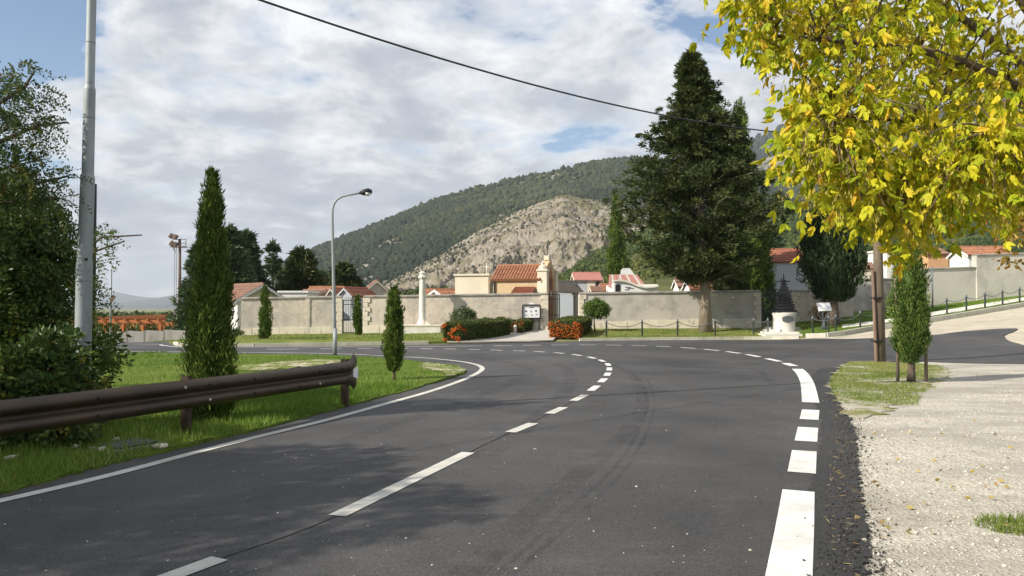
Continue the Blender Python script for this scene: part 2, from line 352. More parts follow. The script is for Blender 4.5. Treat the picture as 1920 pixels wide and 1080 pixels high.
    leafmat('broad_leaf', [(0, (0.0405, 0.0783, 0.0189)), (0.5, (0.0743, 0.1283, 0.0297)), (0.85, (0.1350, 0.1755, 0.0405)), (1, (0.2700, 0.2430, 0.0405))], 0.28, 0.45)
    leafmat('locust_leaf', [(0, (0.0405, 0.0743, 0.0216)), (0.55, (0.0810, 0.1283, 0.0297)), (0.85, (0.1755, 0.2025, 0.0405)), (1, (0.2025, 0.0810, 0.0270))], 0.3, 0.5)
    leafmat('shrub_yellow', [(0, (0.10, 0.12, 0.02)), (0.5, (0.22, 0.19, 0.03)), (1, (0.35, 0.24, 0.04))], 0.3, 0.5)
    leafmat('maple_leaf', [(0, (0.22, 0.31, 0.014)), (0.35, (0.46, 0.48, 0.020)), (0.7, (0.68, 0.60, 0.030)), (0.97, (0.76, 0.57, 0.04)), (1, (0.66, 0.38, 0.04))], 0.42, 0.55)
    leafmat('samara', [(0, (0.34, 0.30, 0.05)), (1, (0.52, 0.43, 0.10))], 0.4, 0.6)
    leafmat('brown_leaf', [(0, (0.16, 0.12, 0.02)), (0.5, (0.30, 0.18, 0.03)), (1, (0.34, 0.12, 0.03))], 0.35, 0.6)
    leafmat('olive_leaf', [(0, (0.0630, 0.0910, 0.0420)), (0.5, (0.1190, 0.1540, 0.0700)), (1, (0.2100, 0.2520, 0.1260))], 0.15, 0.5)
    leafmat('hedge_leaf', [(0, (0.0455, 0.0650, 0.0182)), (0.5, (0.0845, 0.1105, 0.0260)), (1, (0.1560, 0.1690, 0.0390))], 0.2)
    leafmat('berry', [(0, (0.42, 0.05, 0.012)), (0.5, (0.55, 0.11, 0.018)), (1, (0.62, 0.21, 0.03))], 0.05, 0.5)
    leafmat('grass_blade', [(0, (0.075, 0.15, 0.016)), (0.5, (0.145, 0.25, 0.030)), (0.85, (0.24, 0.31, 0.06)), (1, (0.40, 0.35, 0.14))], 0.3, 0.55)
    leafmat('dry_blade', [(0, (0.10, 0.17, 0.02)), (0.5, (0.21, 0.26, 0.05)), (1, (0.40, 0.34, 0.16))], 0.3, 0.6)
    leafmat('forest_tree', [(0, (0.015, 0.024, 0.014)), (0.6, (0.028, 0.039, 0.019)), (1, (0.058, 0.064, 0.028))], 0.0, 0.9)
    leafmat('wood_cloud_shadow', [(0, (0.014, 0.024, 0.019)), (0.6, (0.022, 0.035, 0.026)), (1, (0.04, 0.05, 0.032))], 0.0, 0.9)  # cloud shadow over the tallest mountain painted as darker, bluer leaf colour
    leafmat('green_tree', [(0, (0.035, 0.058, 0.016)), (0.5, (0.068, 0.095, 0.025)), (0.9, (0.12, 0.13, 0.035)), (1, (0.18, 0.15, 0.04))], 0.1, 0.9)
    leafmat('pebble', [(0, (0.30, 0.275, 0.23)), (0.5, (0.48, 0.45, 0.38)), (1, (0.66, 0.63, 0.57))], 0.0, 0.9)
    leafmat('litter', [(0, (0.36, 0.27, 0.05)), (0.5, (0.40, 0.33, 0.14)), (1, (0.30, 0.16, 0.08))], 0.1, 0.8)
    leafmat('crumb', [(0, (0.02, 0.02, 0.021)), (0.7, (0.045, 0.044, 0.043)), (1, (0.16, 0.15, 0.14))], 0.0, 0.8)
make_mats()

# ------------------------------------------------------------------ mesh helpers
def tag(o, label=None, cat=None, group=None, kind=None):
    if label: o['label'] = label
    if cat: o['category'] = cat
    if group: o['group'] = group
    if kind: o['kind'] = kind
    return o
def link(name, me, m=None, parent=None):
    o = bpy.data.objects.new(name, me)
    C.objects.link(o)
    if m is not None and not me.materials: me.materials.append(MATS[m] if isinstance(m, str) else m)
    if parent is not None: o.parent = parent
    return o
def empty(name, loc=(0, 0, 0), rz=0.0, label=None, cat=None, group=None, kind=None):
    o = bpy.data.objects.new(name, None); C.objects.link(o)
    o.location = loc; o.rotation_euler = (0, 0, rz); o.empty_display_size = 0.2
    return tag(o, label, cat, group, kind)
def np_mesh(name, V, Fc, tint=None, smooth=False):
    V = np.asarray(V, np.float32); Fc = np.asarray(Fc, np.int32)
    n, k = Fc.shape
    me = bpy.data.meshes.new(name)
    me.vertices.add(len(V)); me.vertices.foreach_set('co', V.ravel())
    me.loops.add(n * k); me.loops.foreach_set('vertex_index', Fc.ravel())
    me.polygons.add(n); me.polygons.foreach_set('loop_start', np.arange(0, n * k, k, dtype=np.int32))
    if tint is not None:
        a = me.attributes.new('tint', 'FLOAT', 'FACE'); a.data.foreach_set('value', np.asarray(tint, np.float32))
    me.update(calc_edges=True)
    if smooth: me.polygons.foreach_set('use_smooth', np.ones(n, bool))
    return me
class MB:
    def __init__(s): s.v = []; s.f = []
    def add(s, vs, fs):
        b = len(s.v); s.v += [tuple(v) for v in vs]; s.f += [tuple(b + i for i in f) for f in fs]; return s
    def box(s, c, d, rz=0.0, M=None):
        x, y, z = d[0] / 2, d[1] / 2, d[2] / 2
        ps = [Vector(p) for p in ((-x, -y, -z), (x, -y, -z), (x, y, -z), (-x, y, -z), (-x, -y, z), (x, -y, z), (x, y, z), (-x, y, z))]
        R = M if M is not None else Matrix.Rotation(rz, 3, 'Z')
        return s.add([R @ p + Vector(c) for p in ps], [(0, 3, 2, 1), (4, 5, 6, 7), (0, 1, 5, 4), (1, 2, 6, 5), (2, 3, 7, 6), (3, 0, 4, 7)])
    def tube(s, pts, rad, n=8, caps=True):
        pts = [Vector(p) for p in pts]
        if not hasattr(rad, '__len__'): rad = [rad] * len(pts)
        rings = []
        ref = Vector((0.13, 0.97, 0.2))
        for i, p in enumerate(pts):
            d = (pts[min(i + 1, len(pts) - 1)] - pts[max(i - 1, 0)]).normalized()
            u = d.cross(ref)
            if u.length < 0.1: u = d.cross(Vector((1, 0, 0)))
            u.normalize(); w_ = d.cross(u)
            rings.append([p + (u * math.cos(2 * math.pi * j / n) + w_ * math.sin(2 * math.pi * j / n)) * rad[i] for j in range(n)])
        vs = [v for r in rings for v in r]
        fs = [(i * n + j, i * n + (j + 1) % n, (i + 1) * n + (j + 1) % n, (i + 1) * n + j) for i in range(len(pts) - 1) for j in range(n)]
        if caps: fs += [tuple(range(n))[::-1], tuple((len(pts) - 1) * n + j for j in range(n))]
        return s.add(vs, fs)
    def lathe(s, prof, c, n=20):
        vs = [(c[0] + r * math.cos(2 * math.pi * j / n), c[1] + r * math.sin(2 * math.pi * j / n), c[2] + z) for r, z in prof for j in range(n)]
        fs = [(i * n + j, i * n + (j + 1) % n, (i + 1) * n + (j + 1) % n, (i + 1) * n + j) for i in range(len(prof) - 1) for j in range(n)]
        fs += [tuple(range(n))[::-1], tuple((len(prof) - 1) * n + j for j in range(n))]
        return s.add(vs, fs)
    def prism(s, poly, off):
        n = len(poly); off = Vector(off); ps = [Vector(p) for p in poly]
        return s.add(ps + [p + off for p in ps], [tuple(range(n))[::-1], tuple(range(n, 2 * n))] + [(i, (i + 1) % n, n + (i + 1) % n, n + i) for i in range(n)])
    def corr(s, e0, e1, r0, r1, n, amp=0.05, rows=1, thick=0.06):
        e0, e1, r0, r1 = map(Vector, (e0, e1, r0, r1))
        nrm = (e1 - e0).cross(r0 - e0).normalized()
        if nrm.z < 0: nrm = -nrm
        k = n * 4; top = []
        for j in range(rows):
            for jj, lift in ((j / rows, 0.03 if rows > 1 else 0), ((j + 1) / rows, 0.0)):
                row = []
                for i in range(k + 1):
                    a = e0.lerp(e1, i / k).lerp(r0.lerp(r1, i / k), jj)
                    row.append(a + nrm * (abs(math.sin(math.pi * i / 4)) * amp + lift))
                top.append(row)
        b = len(s.v); m_ = k + 1
        s.v += [tuple(p) for row in top for p in row]
        for q in range(len(top) - 1):
            for i in range(k): s.f.append((b + q * m_ + i, b + q * m_ + i + 1, b + (q + 1) * m_ + i + 1, b + (q + 1) * m_ + i))
        lo = [p - nrm * thick for p in (e0, e1, r1, r0)]
        return s.add(lo + [e0 + nrm * amp, e1 + nrm * amp], [(0, 3, 2, 1), (0, 1, 5, 4)])
    def mesh(s, name, smooth=False):
        me = bpy.data.meshes.new(name); me.from_pydata(s.v, [], s.f); me.update()
        if smooth: me.polygons.foreach_set('use_smooth', np.ones(len(me.polygons), bool))
        return me
    def build(s, name, m, parent=None, smooth=False):
        return link(name, s.mesh(name, smooth), m, parent)
def smooth_by_angle(o, ang=40):
    me = o.data; me.polygons.foreach_set('use_smooth', np.ones(len(me.polygons), bool))
    bm = bmesh.new(); bm.from_mesh(me)
    for e in bm.edges:
        if len(e.link_faces) == 2 and e.calc_face_angle(0) > math.radians(ang): e.smooth = False
    bm.to_mesh(me); bm.free(); return o
def vnoise(x, y, seed=0):
    xi = np.floor(x).astype(np.int64); yi = np.floor(y).astype(np.int64); fx = x - xi; fy = y - yi
    fx = fx * fx * (3 - 2 * fx); fy = fy * fy * (3 - 2 * fy)
    def hs(a, b):
        n = (a * 374761393 + b * 668265263 + seed * 974711) & 0x7fffffff
        n = ((n ^ (n >> 13)) * 1274126177) & 0x7fffffff
        return ((n ^ (n >> 16)) & 0xffff) / 65535.0
    return (hs(xi, yi) * (1 - fx) + hs(xi + 1, yi) * fx) * (1 - fy) + (hs(xi, yi + 1) * (1 - fx) + hs(xi + 1, yi + 1) * fx) * fy
def fbm(x, y, o=5, seed=0, gain=0.5):
    s = 0; a = 1; tot = 0
    for i in range(o):
        s = s + a * vnoise(x * 2 ** i + 17.3 * i, y * 2 ** i + 9.1 * i, seed + i); tot += a; a *= gain
    return s / tot
def unit(a):
    return a / np.maximum(np.linalg.norm(a, axis=-1, keepdims=True), 1e-9)
def blades(P, D, L, W, rng, mid=0.45, bend=0.12):
    n = len(P); L = np.broadcast_to(L, (n,))[:, None]; W = np.broadcast_to(W, (n,))[:, None]
    S = unit(np.cross(D, unit(rng.normal(size=(n, 3))))); U = np.cross(S, D)
    m_ = P + D * L * mid
    V = np.stack([P, m_ + S * W / 2 + U * L * bend, P + D * L, m_ - S * W / 2 + U * L * bend], 1).reshape(-1, 3)
    b = np.arange(n)[:, None] * 4
    return V, np.concatenate([b + np.array([[0, 1, 2]]), b + np.array([[0, 2, 3]])], 1).reshape(-1, 3)
def rot2(t): return np.repeat(t, 2)
_ICO = None
def blobs(P, R, rng, sz=1.15, jit=0.25):
    global _ICO
    if _ICO is None:
        bm = bmesh.new(); bmesh.ops.create_icosphere(bm, subdivisions=1, radius=1)
        _ICO = (np.array([v.co for v in bm.verts]), np.array([[v.index for v in f.verts] for f in bm.faces])); bm.free()
    v0, f0 = _ICO; n = len(P); k = len(v0)
    s = 1 + rng.normal(0, jit, (n, k, 1))
    V = P[:, None, :] + v0[None] * s * R[:, None, None] * np.array([1, 1, sz])
    Fc = f0[None] + (np.arange(n) * k)[:, None, None]
    return V.reshape(-1, 3), Fc.reshape(-1, 3), len(f0)

# ------------------------------------------------------------------ draped ground sheets
def resample(pts, step):
    out = []
    for a, b in zip(pts, pts[1:] + pts[:1]):
        a = Vector(a[:2]); b = Vector(b[:2]); n = max(1, int((b - a).length / step))
        out += [a.lerp(b, i / n) for i in range(n)]
    return out
def spline(pts, n=10):
    P = [Vector(p[:2]) for p in pts]; out = []
    for i in range(len(P) - 1):
        p0 = P[max(i - 1, 0)]; p1 = P[i]; p2 = P[i + 1]; p3 = P[min(i + 2, len(P) - 1)]
        for k in range(n):
            t = k / n
            out.append(0.5 * ((2 * p1) + (p2 - p0) * t + (2 * p0 - 5 * p1 + 4 * p2 - p3) * t * t + (3 * p1 - p0 - 3 * p2 + p3) * t ** 3))
    return out + [P[-1]]
def inside(px, py, poly):
    c = np.zeros(len(px), bool); n = len(poly)
    for i in range(n):
        x1, y1 = poly[i][0], poly[i][1]; x2, y2 = poly[(i + 1) % n][0], poly[(i + 1) % n][1]
        k = ((y1 > py) != (y2 > py)) & (px < (x2 - x1) * (py - y1) / ((y2 - y1) or 1e-9) + x1)
        c ^= k
    return c
def drape(name, poly, off, m, step=1.2, edge=0.5, jit=0.0, skirt=0.05, parent=None, kind='structure', relief=0.0, seed=1):
    rnd = random.Random(seed)
    bd = resample([tuple(p[:2]) for p in poly], edge)
    if jit: bd = [p + Vector((rnd.uniform(-jit, jit), rnd.uniform(-jit, jit))) for p in bd]
    a = np.array([[p.x, p.y] for p in bd]); lo = a.min(0); hi = a.max(0)
    gx, gy = np.meshgrid(np.arange(lo[0], hi[0], step), np.arange(lo[1], hi[1], step)); gx = gx.ravel() + 0.13; gy = gy.ravel() + 0.11
    k = inside(gx, gy, bd); pts = bd + [Vector((x, y)) for x, y in zip(gx[k], gy[k])]
    n = len(bd)
    vs, es, fs, ov, oe, of = delaunay_2d_cdt(pts, [(i, (i + 1) % n) for i in range(n)], [], 1, 1e-4)
    v2 = np.array([[p.x, p.y] for p in vs]); z = h(v2[:, 0], v2[:, 1]) + off
    if relief: z = z + (fbm(v2[:, 0] * 0.9, v2[:, 1] * 0.9, 4, seed) - 0.5) * relief
    V = [(x, y, zz) for (x, y), zz in zip(v2, z)]; Fs = []
    for f in fs:
        x = [vs[i] for i in f]
        if (x[1] - x[0]).cross(x[2] - x[0]) < 0: f = list(f)[::-1]
        Fs.append(tuple(f))
    if skirt:
        cnt = {}
        for f in Fs:
            for i in range(3):
                e = (f[i], f[(i + 1) % 3]); cnt[e] = 1
        lowmap = {}
        for (i, j) in list(cnt):
            if (j, i) not in cnt:
                for q in (i, j):
                    if q not in lowmap:
                        lowmap[q] = len(V); x, y, zz = V[q]; V.append((x, y, zz - skirt))
                Fs.append((j, i, lowmap[i], lowmap[j]))
    me = bpy.data.meshes.new(name); me.from_pydata(V, [], Fs); me.update()
    o = link(name, me, m, parent)
    if parent is None and kind: o['kind'] = kind
    return o
def ribbon(name, c, wd, off, m, parent=None, kind=None):
    V = []; n = len(c)
    for i, p in enumerate(c):
        d = (c[min(i + 1, n - 1)] - c[max(i - 1, 0)]); d.normalize(); s = Vector((-d.y, d.x))
        ww = wd[i] if hasattr(wd, '__len__') else wd
        for k in (0.5, -0.5):
            q = p + s * ww * k; V.append((q.x, q.y, hz(q.x, q.y) + off))
    me = bpy.data.meshes.new(name); me.from_pydata(V, [], [(2 * i, 2 * i + 1, 2 * i + 3, 2 * i + 2) for i in range(n - 1)]); me.update()
    if n and me.polygons[0].normal.z < 0: me.flip_normals()
    o = link(name, me, m, parent)
    if kind: o['kind'] = kind
    return o
def P2(lst): return [gp(x, y).to_2d() for x, y in lst]

def build_ground():
    xs = np.unique(np.concatenate([np.arange(-70, 70, 1.4), -70 - np.geomspace(2, 12000, 60), 70 + np.geomspace(2, 12000, 60)]))
    ys = np.unique(np.concatenate([np.arange(-40, 110, 1.4), -40 - np.geomspace(2, 2000, 30), 110 + np.geomspace(2, 12000, 70)]))
    gx, gy = np.meshgrid(xs, ys); z = h(gx, gy) - 0.07
    V = np.stack([gx, gy, z], -1).reshape(-1, 3); nx = len(xs); ny = len(ys)
    i = np.arange(nx * (ny - 1)).reshape(ny - 1, nx)[:, :-1].ravel()
    o = link('ground', np_mesh('ground', V, np.stack([i, i + 1, i + 1 + nx, i + nx], 1), smooth=True), 'field'); o['kind'] = 'structure'
build_ground()

INNER = [(0, 940), (200, 893), (432, 832), (612, 788), (725, 757), (800, 736), (851, 719), (883, 706), (902, 695), (902, 688), (884, 681.5), (851, 676.5), (805, 672), (755, 669.2), (700, 666.4), (620, 663.2), (440, 660.5), (340, 660), (215, 659)]
LAWN = [(0, 928), (100, 900), (200, 873), (283, 854), (367, 834), (480, 808), (600, 776), (700, 749), (780, 728), (840, 711), (872, 699), (862, 689), (820, 683), (770, 677), (700, 671.5), (600, 667.5), (440, 665), (340, 664), (215, 663)]
ASPH_R = [(1617, 1080), (1610, 1003), (1600, 920), (1600, 830), (1587, 777), (1563, 743), (1556, 715), (1558, 702), (1573, 688), (1590, 679), (1640, 677), (1733, 678), (1785, 680), (1920, 682)]
ASPH_FAR = [(1920, 647), (1890, 638), (1884, 628), (1906, 615.5), (1811, 620.5), (1749, 628), (1655, 633), (1578, 635.5), (1500, 635.5), (1300, 637.5), (1100, 639.5), (1000, 642), (850, 645), (700, 648), (440, 650), (345, 650), (320, 645), (300, 641), (209, 641)]

def build_road():
    lawn_edge = spline(P2(LAWN), 6)
    left_far = gp(209, 641)
    right = spline(P2(ASPH_R), 6)
    far = spline(P2(ASPH_FAR), 4)
    back = [Vector((-6.6, 2.0)), Vector((-8.6, -6.0)), Vector((-8.6, -20)), Vector((0, -20)), Vector((1.4, -6)), Vector((2.05, 0)), Vector((2.15, 3.0))]
    # asphalt: camera side right edge -> side road -> far edge -> exit towards lower left -> lawn edge back to the camera
    exitp = [Vector((-46, 70)), Vector((-52, 66)), Vector((-36, 36)), Vector((-30, 26))]
    poly = back[3:] + right + [Vector((21, 20.5)), Vector((30, 21)), Vector((30, 26))] + far + exitp + lawn_edge[::-1] + back[:3]
    road = drape('road', poly, 0.0, 'asphalt', 1.3, 0.16, 0.028, 0.05)
    # left lawn with verge
    lpoly = lawn_edge + [Vector((-27, 27)), Vector((-40, 40)), Vector((-60, 45)), Vector((-60, -20)), Vector((-8.9, -20)), Vector((-8.9, -6.0)), Vector((-6.9, 2.0))]
    lawn = drape('lawn', lpoly, 0.03, 'lawn', 0.9, 0.25, 0.05, 0.08, relief=0.05)
    # markings
    ctr = spline(P2(INNER), 8)
    d0 = (ctr[1] - ctr[0]).normalized()
    ctr = [ctr[0] - d0 * k for k in (9.0, 6.0, 3.0)] + ctr
    ribbon('edge_line', ctr, 0.13, 0.006, 'worn_paint', road)
    def dash(pts, wd, m='road_paint'):
        ribbon('dash', spline(pts, 5) if len(pts) > 2 else [pts[0].lerp(pts[1], i / 3) for i in range(4)], wd, 0.006, m, road)
    for a, b in (((250, 1108), (412, 1048)), ((632, 968), (878, 849)), ((957, 811), (1000, 794)), ((1030, 776), (1057, 764)), ((1075, 752), (1097, 741)), ((1107, 733), (1120, 723.5)),
                 ((1126, 717), (1134, 710)), ((1137, 705), (1141, 699)), ((1142, 695), (1143, 689.5)), ((1142, 686), (1138, 681.5)), ((1133, 678.5), (1124, 674.8)), ((1116, 672.3), (1103, 669.3)),
                 ((1090, 667), (1073, 664.6)), ((1058, 663), (1039, 661.4)), ((1022, 660.3), (1002, 659.2)), ((984, 658.4), (962, 657.6)), ((942, 657), (920, 656.3)), ((899, 655.7), (878, 655.2)),
                 ((856, 654.8), (834, 654.4)), ((811, 654.1), (789, 653.9)), ((765, 653.7), (740, 653.6)), ((700, 653.8), (670, 654)), ((640, 654.2), (600, 654.4)), ((560, 654.6), (500, 654.8))):
        a3, b3 = gp(*a).to_2d(), gp(*b).to_2d()
        near = a[1] > 700
        dash([a3, b3], 0.15 if near else 0.14, 'worn_paint' if a[1] > 740 else 'road_paint')
    # right edge: broad block line
    for seg, wd in (([(1475, 1100), (1484, 1040), (1490, 990), (1497, 921)], 0.26), ([(1503, 887), (1508, 846)], 0.255), ([(1511, 828), (1515, 802)], 0.25), ([(1517, 787), (1520, 769)], 0.25),
                    ([(1520, 755), (1517, 735), (1513, 717), (1505, 702), (1495, 692)], 0.27), ([(1489, 686.5), (1472, 681)], 0.24), ([(1462, 678), (1438, 672.5)], 0.2), ([(1424, 669.3), (1400, 664.8)], 0.18),
                    ([(1388, 662.8), (1362, 659.2)], 0.16), ([(1348, 657.6), (1320, 655)], 0.15), ([(1304, 653.6), (1276, 651.6)], 0.14), ([(1258, 650.6), (1230, 649.4)], 0.14), ([(1212, 648.8), (1184, 648)], 0.13),
                    ([(1166, 647.6), (1136, 647.2)], 0.13), ([(1116, 647), (1086, 646.9)], 0.13), ([(1066, 647), (1034, 647.1)], 0.13), ([(1014, 647.3), (980, 647.6)], 0.13), ([(960, 647.9), (925, 648.3)], 0.13)):
        pts = P2(seg)
        if seg[0][1] > 1090: pts[0] = pts[1] + (pts[1] - pts[2]).normalized() * 1.4
        dash(pts, wd)
    ribbon('edge_line', spline(P2([(905, 648.9), (850, 649.4), (760, 649.9), (640, 650.4), (520, 650.8), (440, 651.2), (350, 651.2), (310, 648.5), (300, 646.4)]), 4), 0.12, 0.006, 'road_paint', road)
    ribbon('edge_line', spline(P2([(296, 646), (250, 645.5), (205, 646.5)]), 4), 0.12, 0.006, 'worn_paint', road)
    # coarse dark shoulder on the right, tyre marks
    sh = spline(P2([(1545, 1090), (1566, 1003), (1566, 920), (1571, 830), (1566, 785), (1546, 748), (1540, 716), (1543, 702), (1556, 690)]), 6)
    sh = [Vector((1.75, -2)), Vector((1.85, 1.5))] + sh
    rw = random.Random(2); sh = [a_.lerp(b_, k_ / 6) for a_, b_ in zip(sh, sh[1:]) for k_ in range(6)]; wds = [0.40 + rw.uniform(-0.07, 0.07) for _ in sh]
    o = ribbon('rough_shoulder', sh, wds, 0.003, 'asphalt_edge', road)
    for pts, wd in (([(870, 1080), (1000, 960), (1120, 860), (1190, 790), (1205, 740), (1180, 700), (1120, 678), (1020, 664)], 0.24), ([(960, 1080), (1090, 960), (1180, 870), (1220, 790), (1226, 745), (1205, 705), (1150, 682)], 0.05),
                    ([(930, 1080), (1060, 960), (1158, 870), (1205, 790), (1212, 745), (1190, 705), (1140, 682)], 0.05), ([(900, 860), (1000, 790), (1060, 735), (1070, 700), (1040, 682), (960, 668), (850, 662)], 0.3),
                    ([(640, 830), (800, 775), (920, 735), (985, 705), (985, 690), (930, 676), (850, 668)], 0.28), ([(1330, 700), (1400, 686), (1480, 668), (1560, 655), (1650, 650)], 0.2), ([(1080, 690), (1240, 680), (1400, 690), (1450, 720)], 0.18),
                    ([(1560, 652), (1620, 642), (1700, 637), (1800, 632)], 0.25), ([(1570, 668), (1660, 656), (1760, 652), (1860, 655)], 0.2)):
        ribbon('tyre_mark', spline(P2(pts), 8), wd, 0.0035, 'tyre_black', road)
    for pts, wd in (([(1180, 1080), (1240, 960), (1290, 860), (1310, 780), (1290, 720), (1230, 686), (1120, 664)], 0.42), ([(700, 1040), (880, 930), (1010, 850), (1100, 780), (1120, 740), (1100, 700)], 0.35), ([(1400, 1080), (1405, 960), (1410, 860), (1415, 780), (1400, 720)], 0.5), ([(180, 1040), (480, 930), (760, 830), (900, 770), (960, 730)], 0.4), ([(700, 905), (860, 820), (970, 760), (1020, 720), (1015, 695), (960, 677)], 0.35)):
        ribbon('dust_track', spline(P2(pts), 8), wd, 0.0025, 'dust_track', road)
    # dark seam along the centre line
    ribbon('paving_seam', spline(P2([(412, 1048), (632, 968), (878, 849), (957, 811), (1030, 776), (1075, 752)]), 6), 0.012, 0.0045, 'rubber', road)
    # gravel verge on the right
    gpoly = [Vector((1.2, -20)), Vector((1.2, -6)), Vector((1.9, 0)), Vector((2.0, 3))] + [p + Vector((-0.2, -0.05)) for p in right[:26]] + P2([(1600, 676), (1733, 675), (1785, 677), (1920, 679)]) + [Vector((30, 20.5)), Vector((60, 18)), Vector((60, -20))]
    drape('gravel_verge', gpoly, -0.014, 'gravel', 0.8, 0.4, 0.0, 0.0, relief=0.02)
    # pale dirt ramp by the side road
    dpoly = P2([(1400, 637.5), (1500, 633.5), (1580, 629), (1640, 619), (1700, 611), (1740, 604.5), (1800, 595), (1860, 585), (1930, 573)]) + [Vector((60, 62)), Vector((75, 30))] + P2([(1990, 660), (1960, 655)]) + P2([(1880, 640), (1700, 640), (1500, 638)])
    drape('dirt_track', dpoly, -0.03, 'pale_dirt', 1.0, 0.6, 0.0, 0.0)
    # far verge lawns
    drape('verge_lawn', P2([(345, 646), (440, 646.5), (560, 645), (700, 643.5), (835, 641)]) + [Vector((-1.6, 37)), Vector((-1.6, 43.4)), Vector((-14.2, 43.4)), Vector((-17.5, 45.5)), Vector((-19.5, 43))] + P2([(330, 642)]), 0.05, 'dry_lawn', 1.0, 0.5, 0.03, 0.1, relief=0.05)
    drape('verge_lawn', P2([(1090, 636), (1200, 635), (1300, 634), (1412, 633)]) + [Vector((12.9, 37.4)), Vector((12.9, 43.4)), Vector((3.9, 43.4)), Vector((3.3, 38.5))], 0.05, 'dry_lawn', 1.0, 0.5, 0.03, 0.1, relief=0.05)
    drape('verge_lawn', P2([(1515, 630), (1550, 629.5), (1575, 626.5), (1640, 615), (1700, 607), (1740, 600.5), (1800, 591), (1860, 581), (1930, 569)]) + [Vector((42, 50)), Vector((42, 54)), Vector((20, 50)), Vector((16.9, 43.6)), Vector((15.2, 43.4))], 0.05, 'lawn', 1.0, 0.5, 0.03, 0.1, relief=0.05)
    drape('path', P2([(838, 641.5), (900, 641), (1000, 639.8), (1036, 638.5)]) + [Vector((2.2, 38.3)), Vector((3.4, 38.6)), Vector((3.9, 50)), Vector((1.7, 50)), Vector((1.6, 43)), Vector((-2.2, 38.5))], 0.035, 'concrete_path', 1.0, 0.6, 0.0, 0.06)
    drape('gravel_path', P2([(1580, 612), (1650, 603), (1740, 589), (1800, 579.5), (1925, 559), (1925, 565), (1800, 586), (1740, 595.5), (1650, 609), (1580, 617)]), 0.075, 'white_stone', 1.0, 0.5, 0.04, 0.03)
    # bare soil on the island, grass patch by the stakes
    drape('bare_soil', spline(P2([(440, 690), (520, 682), (600, 676.5), (640, 680), (600, 688), (540, 693), (462, 699), (440, 690)]), 4)[:-1], 0.05, 'patchy_soil', 0.6, 0.14, 0.22, 0.0, relief=0.03)
    drape('bare_soil', spline(P2([(800, 682), (850, 690), (868, 699), (840, 708), (822, 700), (790, 690), (800, 682)]), 4)[:-1], 0.05, 'patchy_soil', 0.4, 0.1, 0.12, 0.0)
    drape('grass_patch', spline(P2([(1562, 738), (1558, 714), (1576, 691), (1592, 681), (1640, 679.5), (1720, 683), (1765, 690), (1778, 700), (1742, 722), (1702, 734), (1676, 757), (1640, 778), (1592, 776), (1562, 738)]), 5)[:-1], 0.004, 'patchy_grass', 0.5, 0.12, 0.16, 0.02)
    # kerb stones
    kerb = empty('kerb', (0, 0, 0), kind='structure')
    def kerbline(px, hgt):
        c = resample([tuple(p) for p in spline(P2(px), 4)], 1.0)[:-1]
        line = spline(P2(px), 6); acc = [line[0]]
        for p in line:
            if (p - acc[-1]).length >= 1.0: acc.append(p)
        rnd = random.Random(3)
        for a, b in zip(acc, acc[1:]):
            m_ = (a + b) / 2; d = b - a; z0, z1 = hz(a.x, a.y), hz(b.x, b.y)
            mb = MB(); ang = math.atan2(d.y, d.x)
            R = Matrix.Rotation(ang, 3, 'Z') @ Matrix.Rotation(-math.atan2(z1 - z0, d.length), 3, 'Y')
            mb.box((m_.x, m_.y, (z0 + z1) / 2 + hgt / 2 - 0.05), (d.length - 0.015, 0.16, hgt + 0.1 + rnd.uniform(-0.008, 0.008)), M=R)
            mb.build('kerb_stone', 'kerb_stone', kerb)
    kerbline([(328, 642.5), (345, 646.5), (440, 647), (560, 645.7), (700, 644), (838, 642)], 0.06)
    kerbline([(1086, 637.5), (1200, 636.2), (1300, 635.2), (1412, 634), (1510, 632)], 0.08)
    kerbline([(1512, 631.5), (1550, 630.5), (1575, 627.5), (1640, 616.5), (1700, 608.5), (1740, 602), (1800, 592.5), (1860, 582.5), (1930, 571)], 0.16)
build_road()

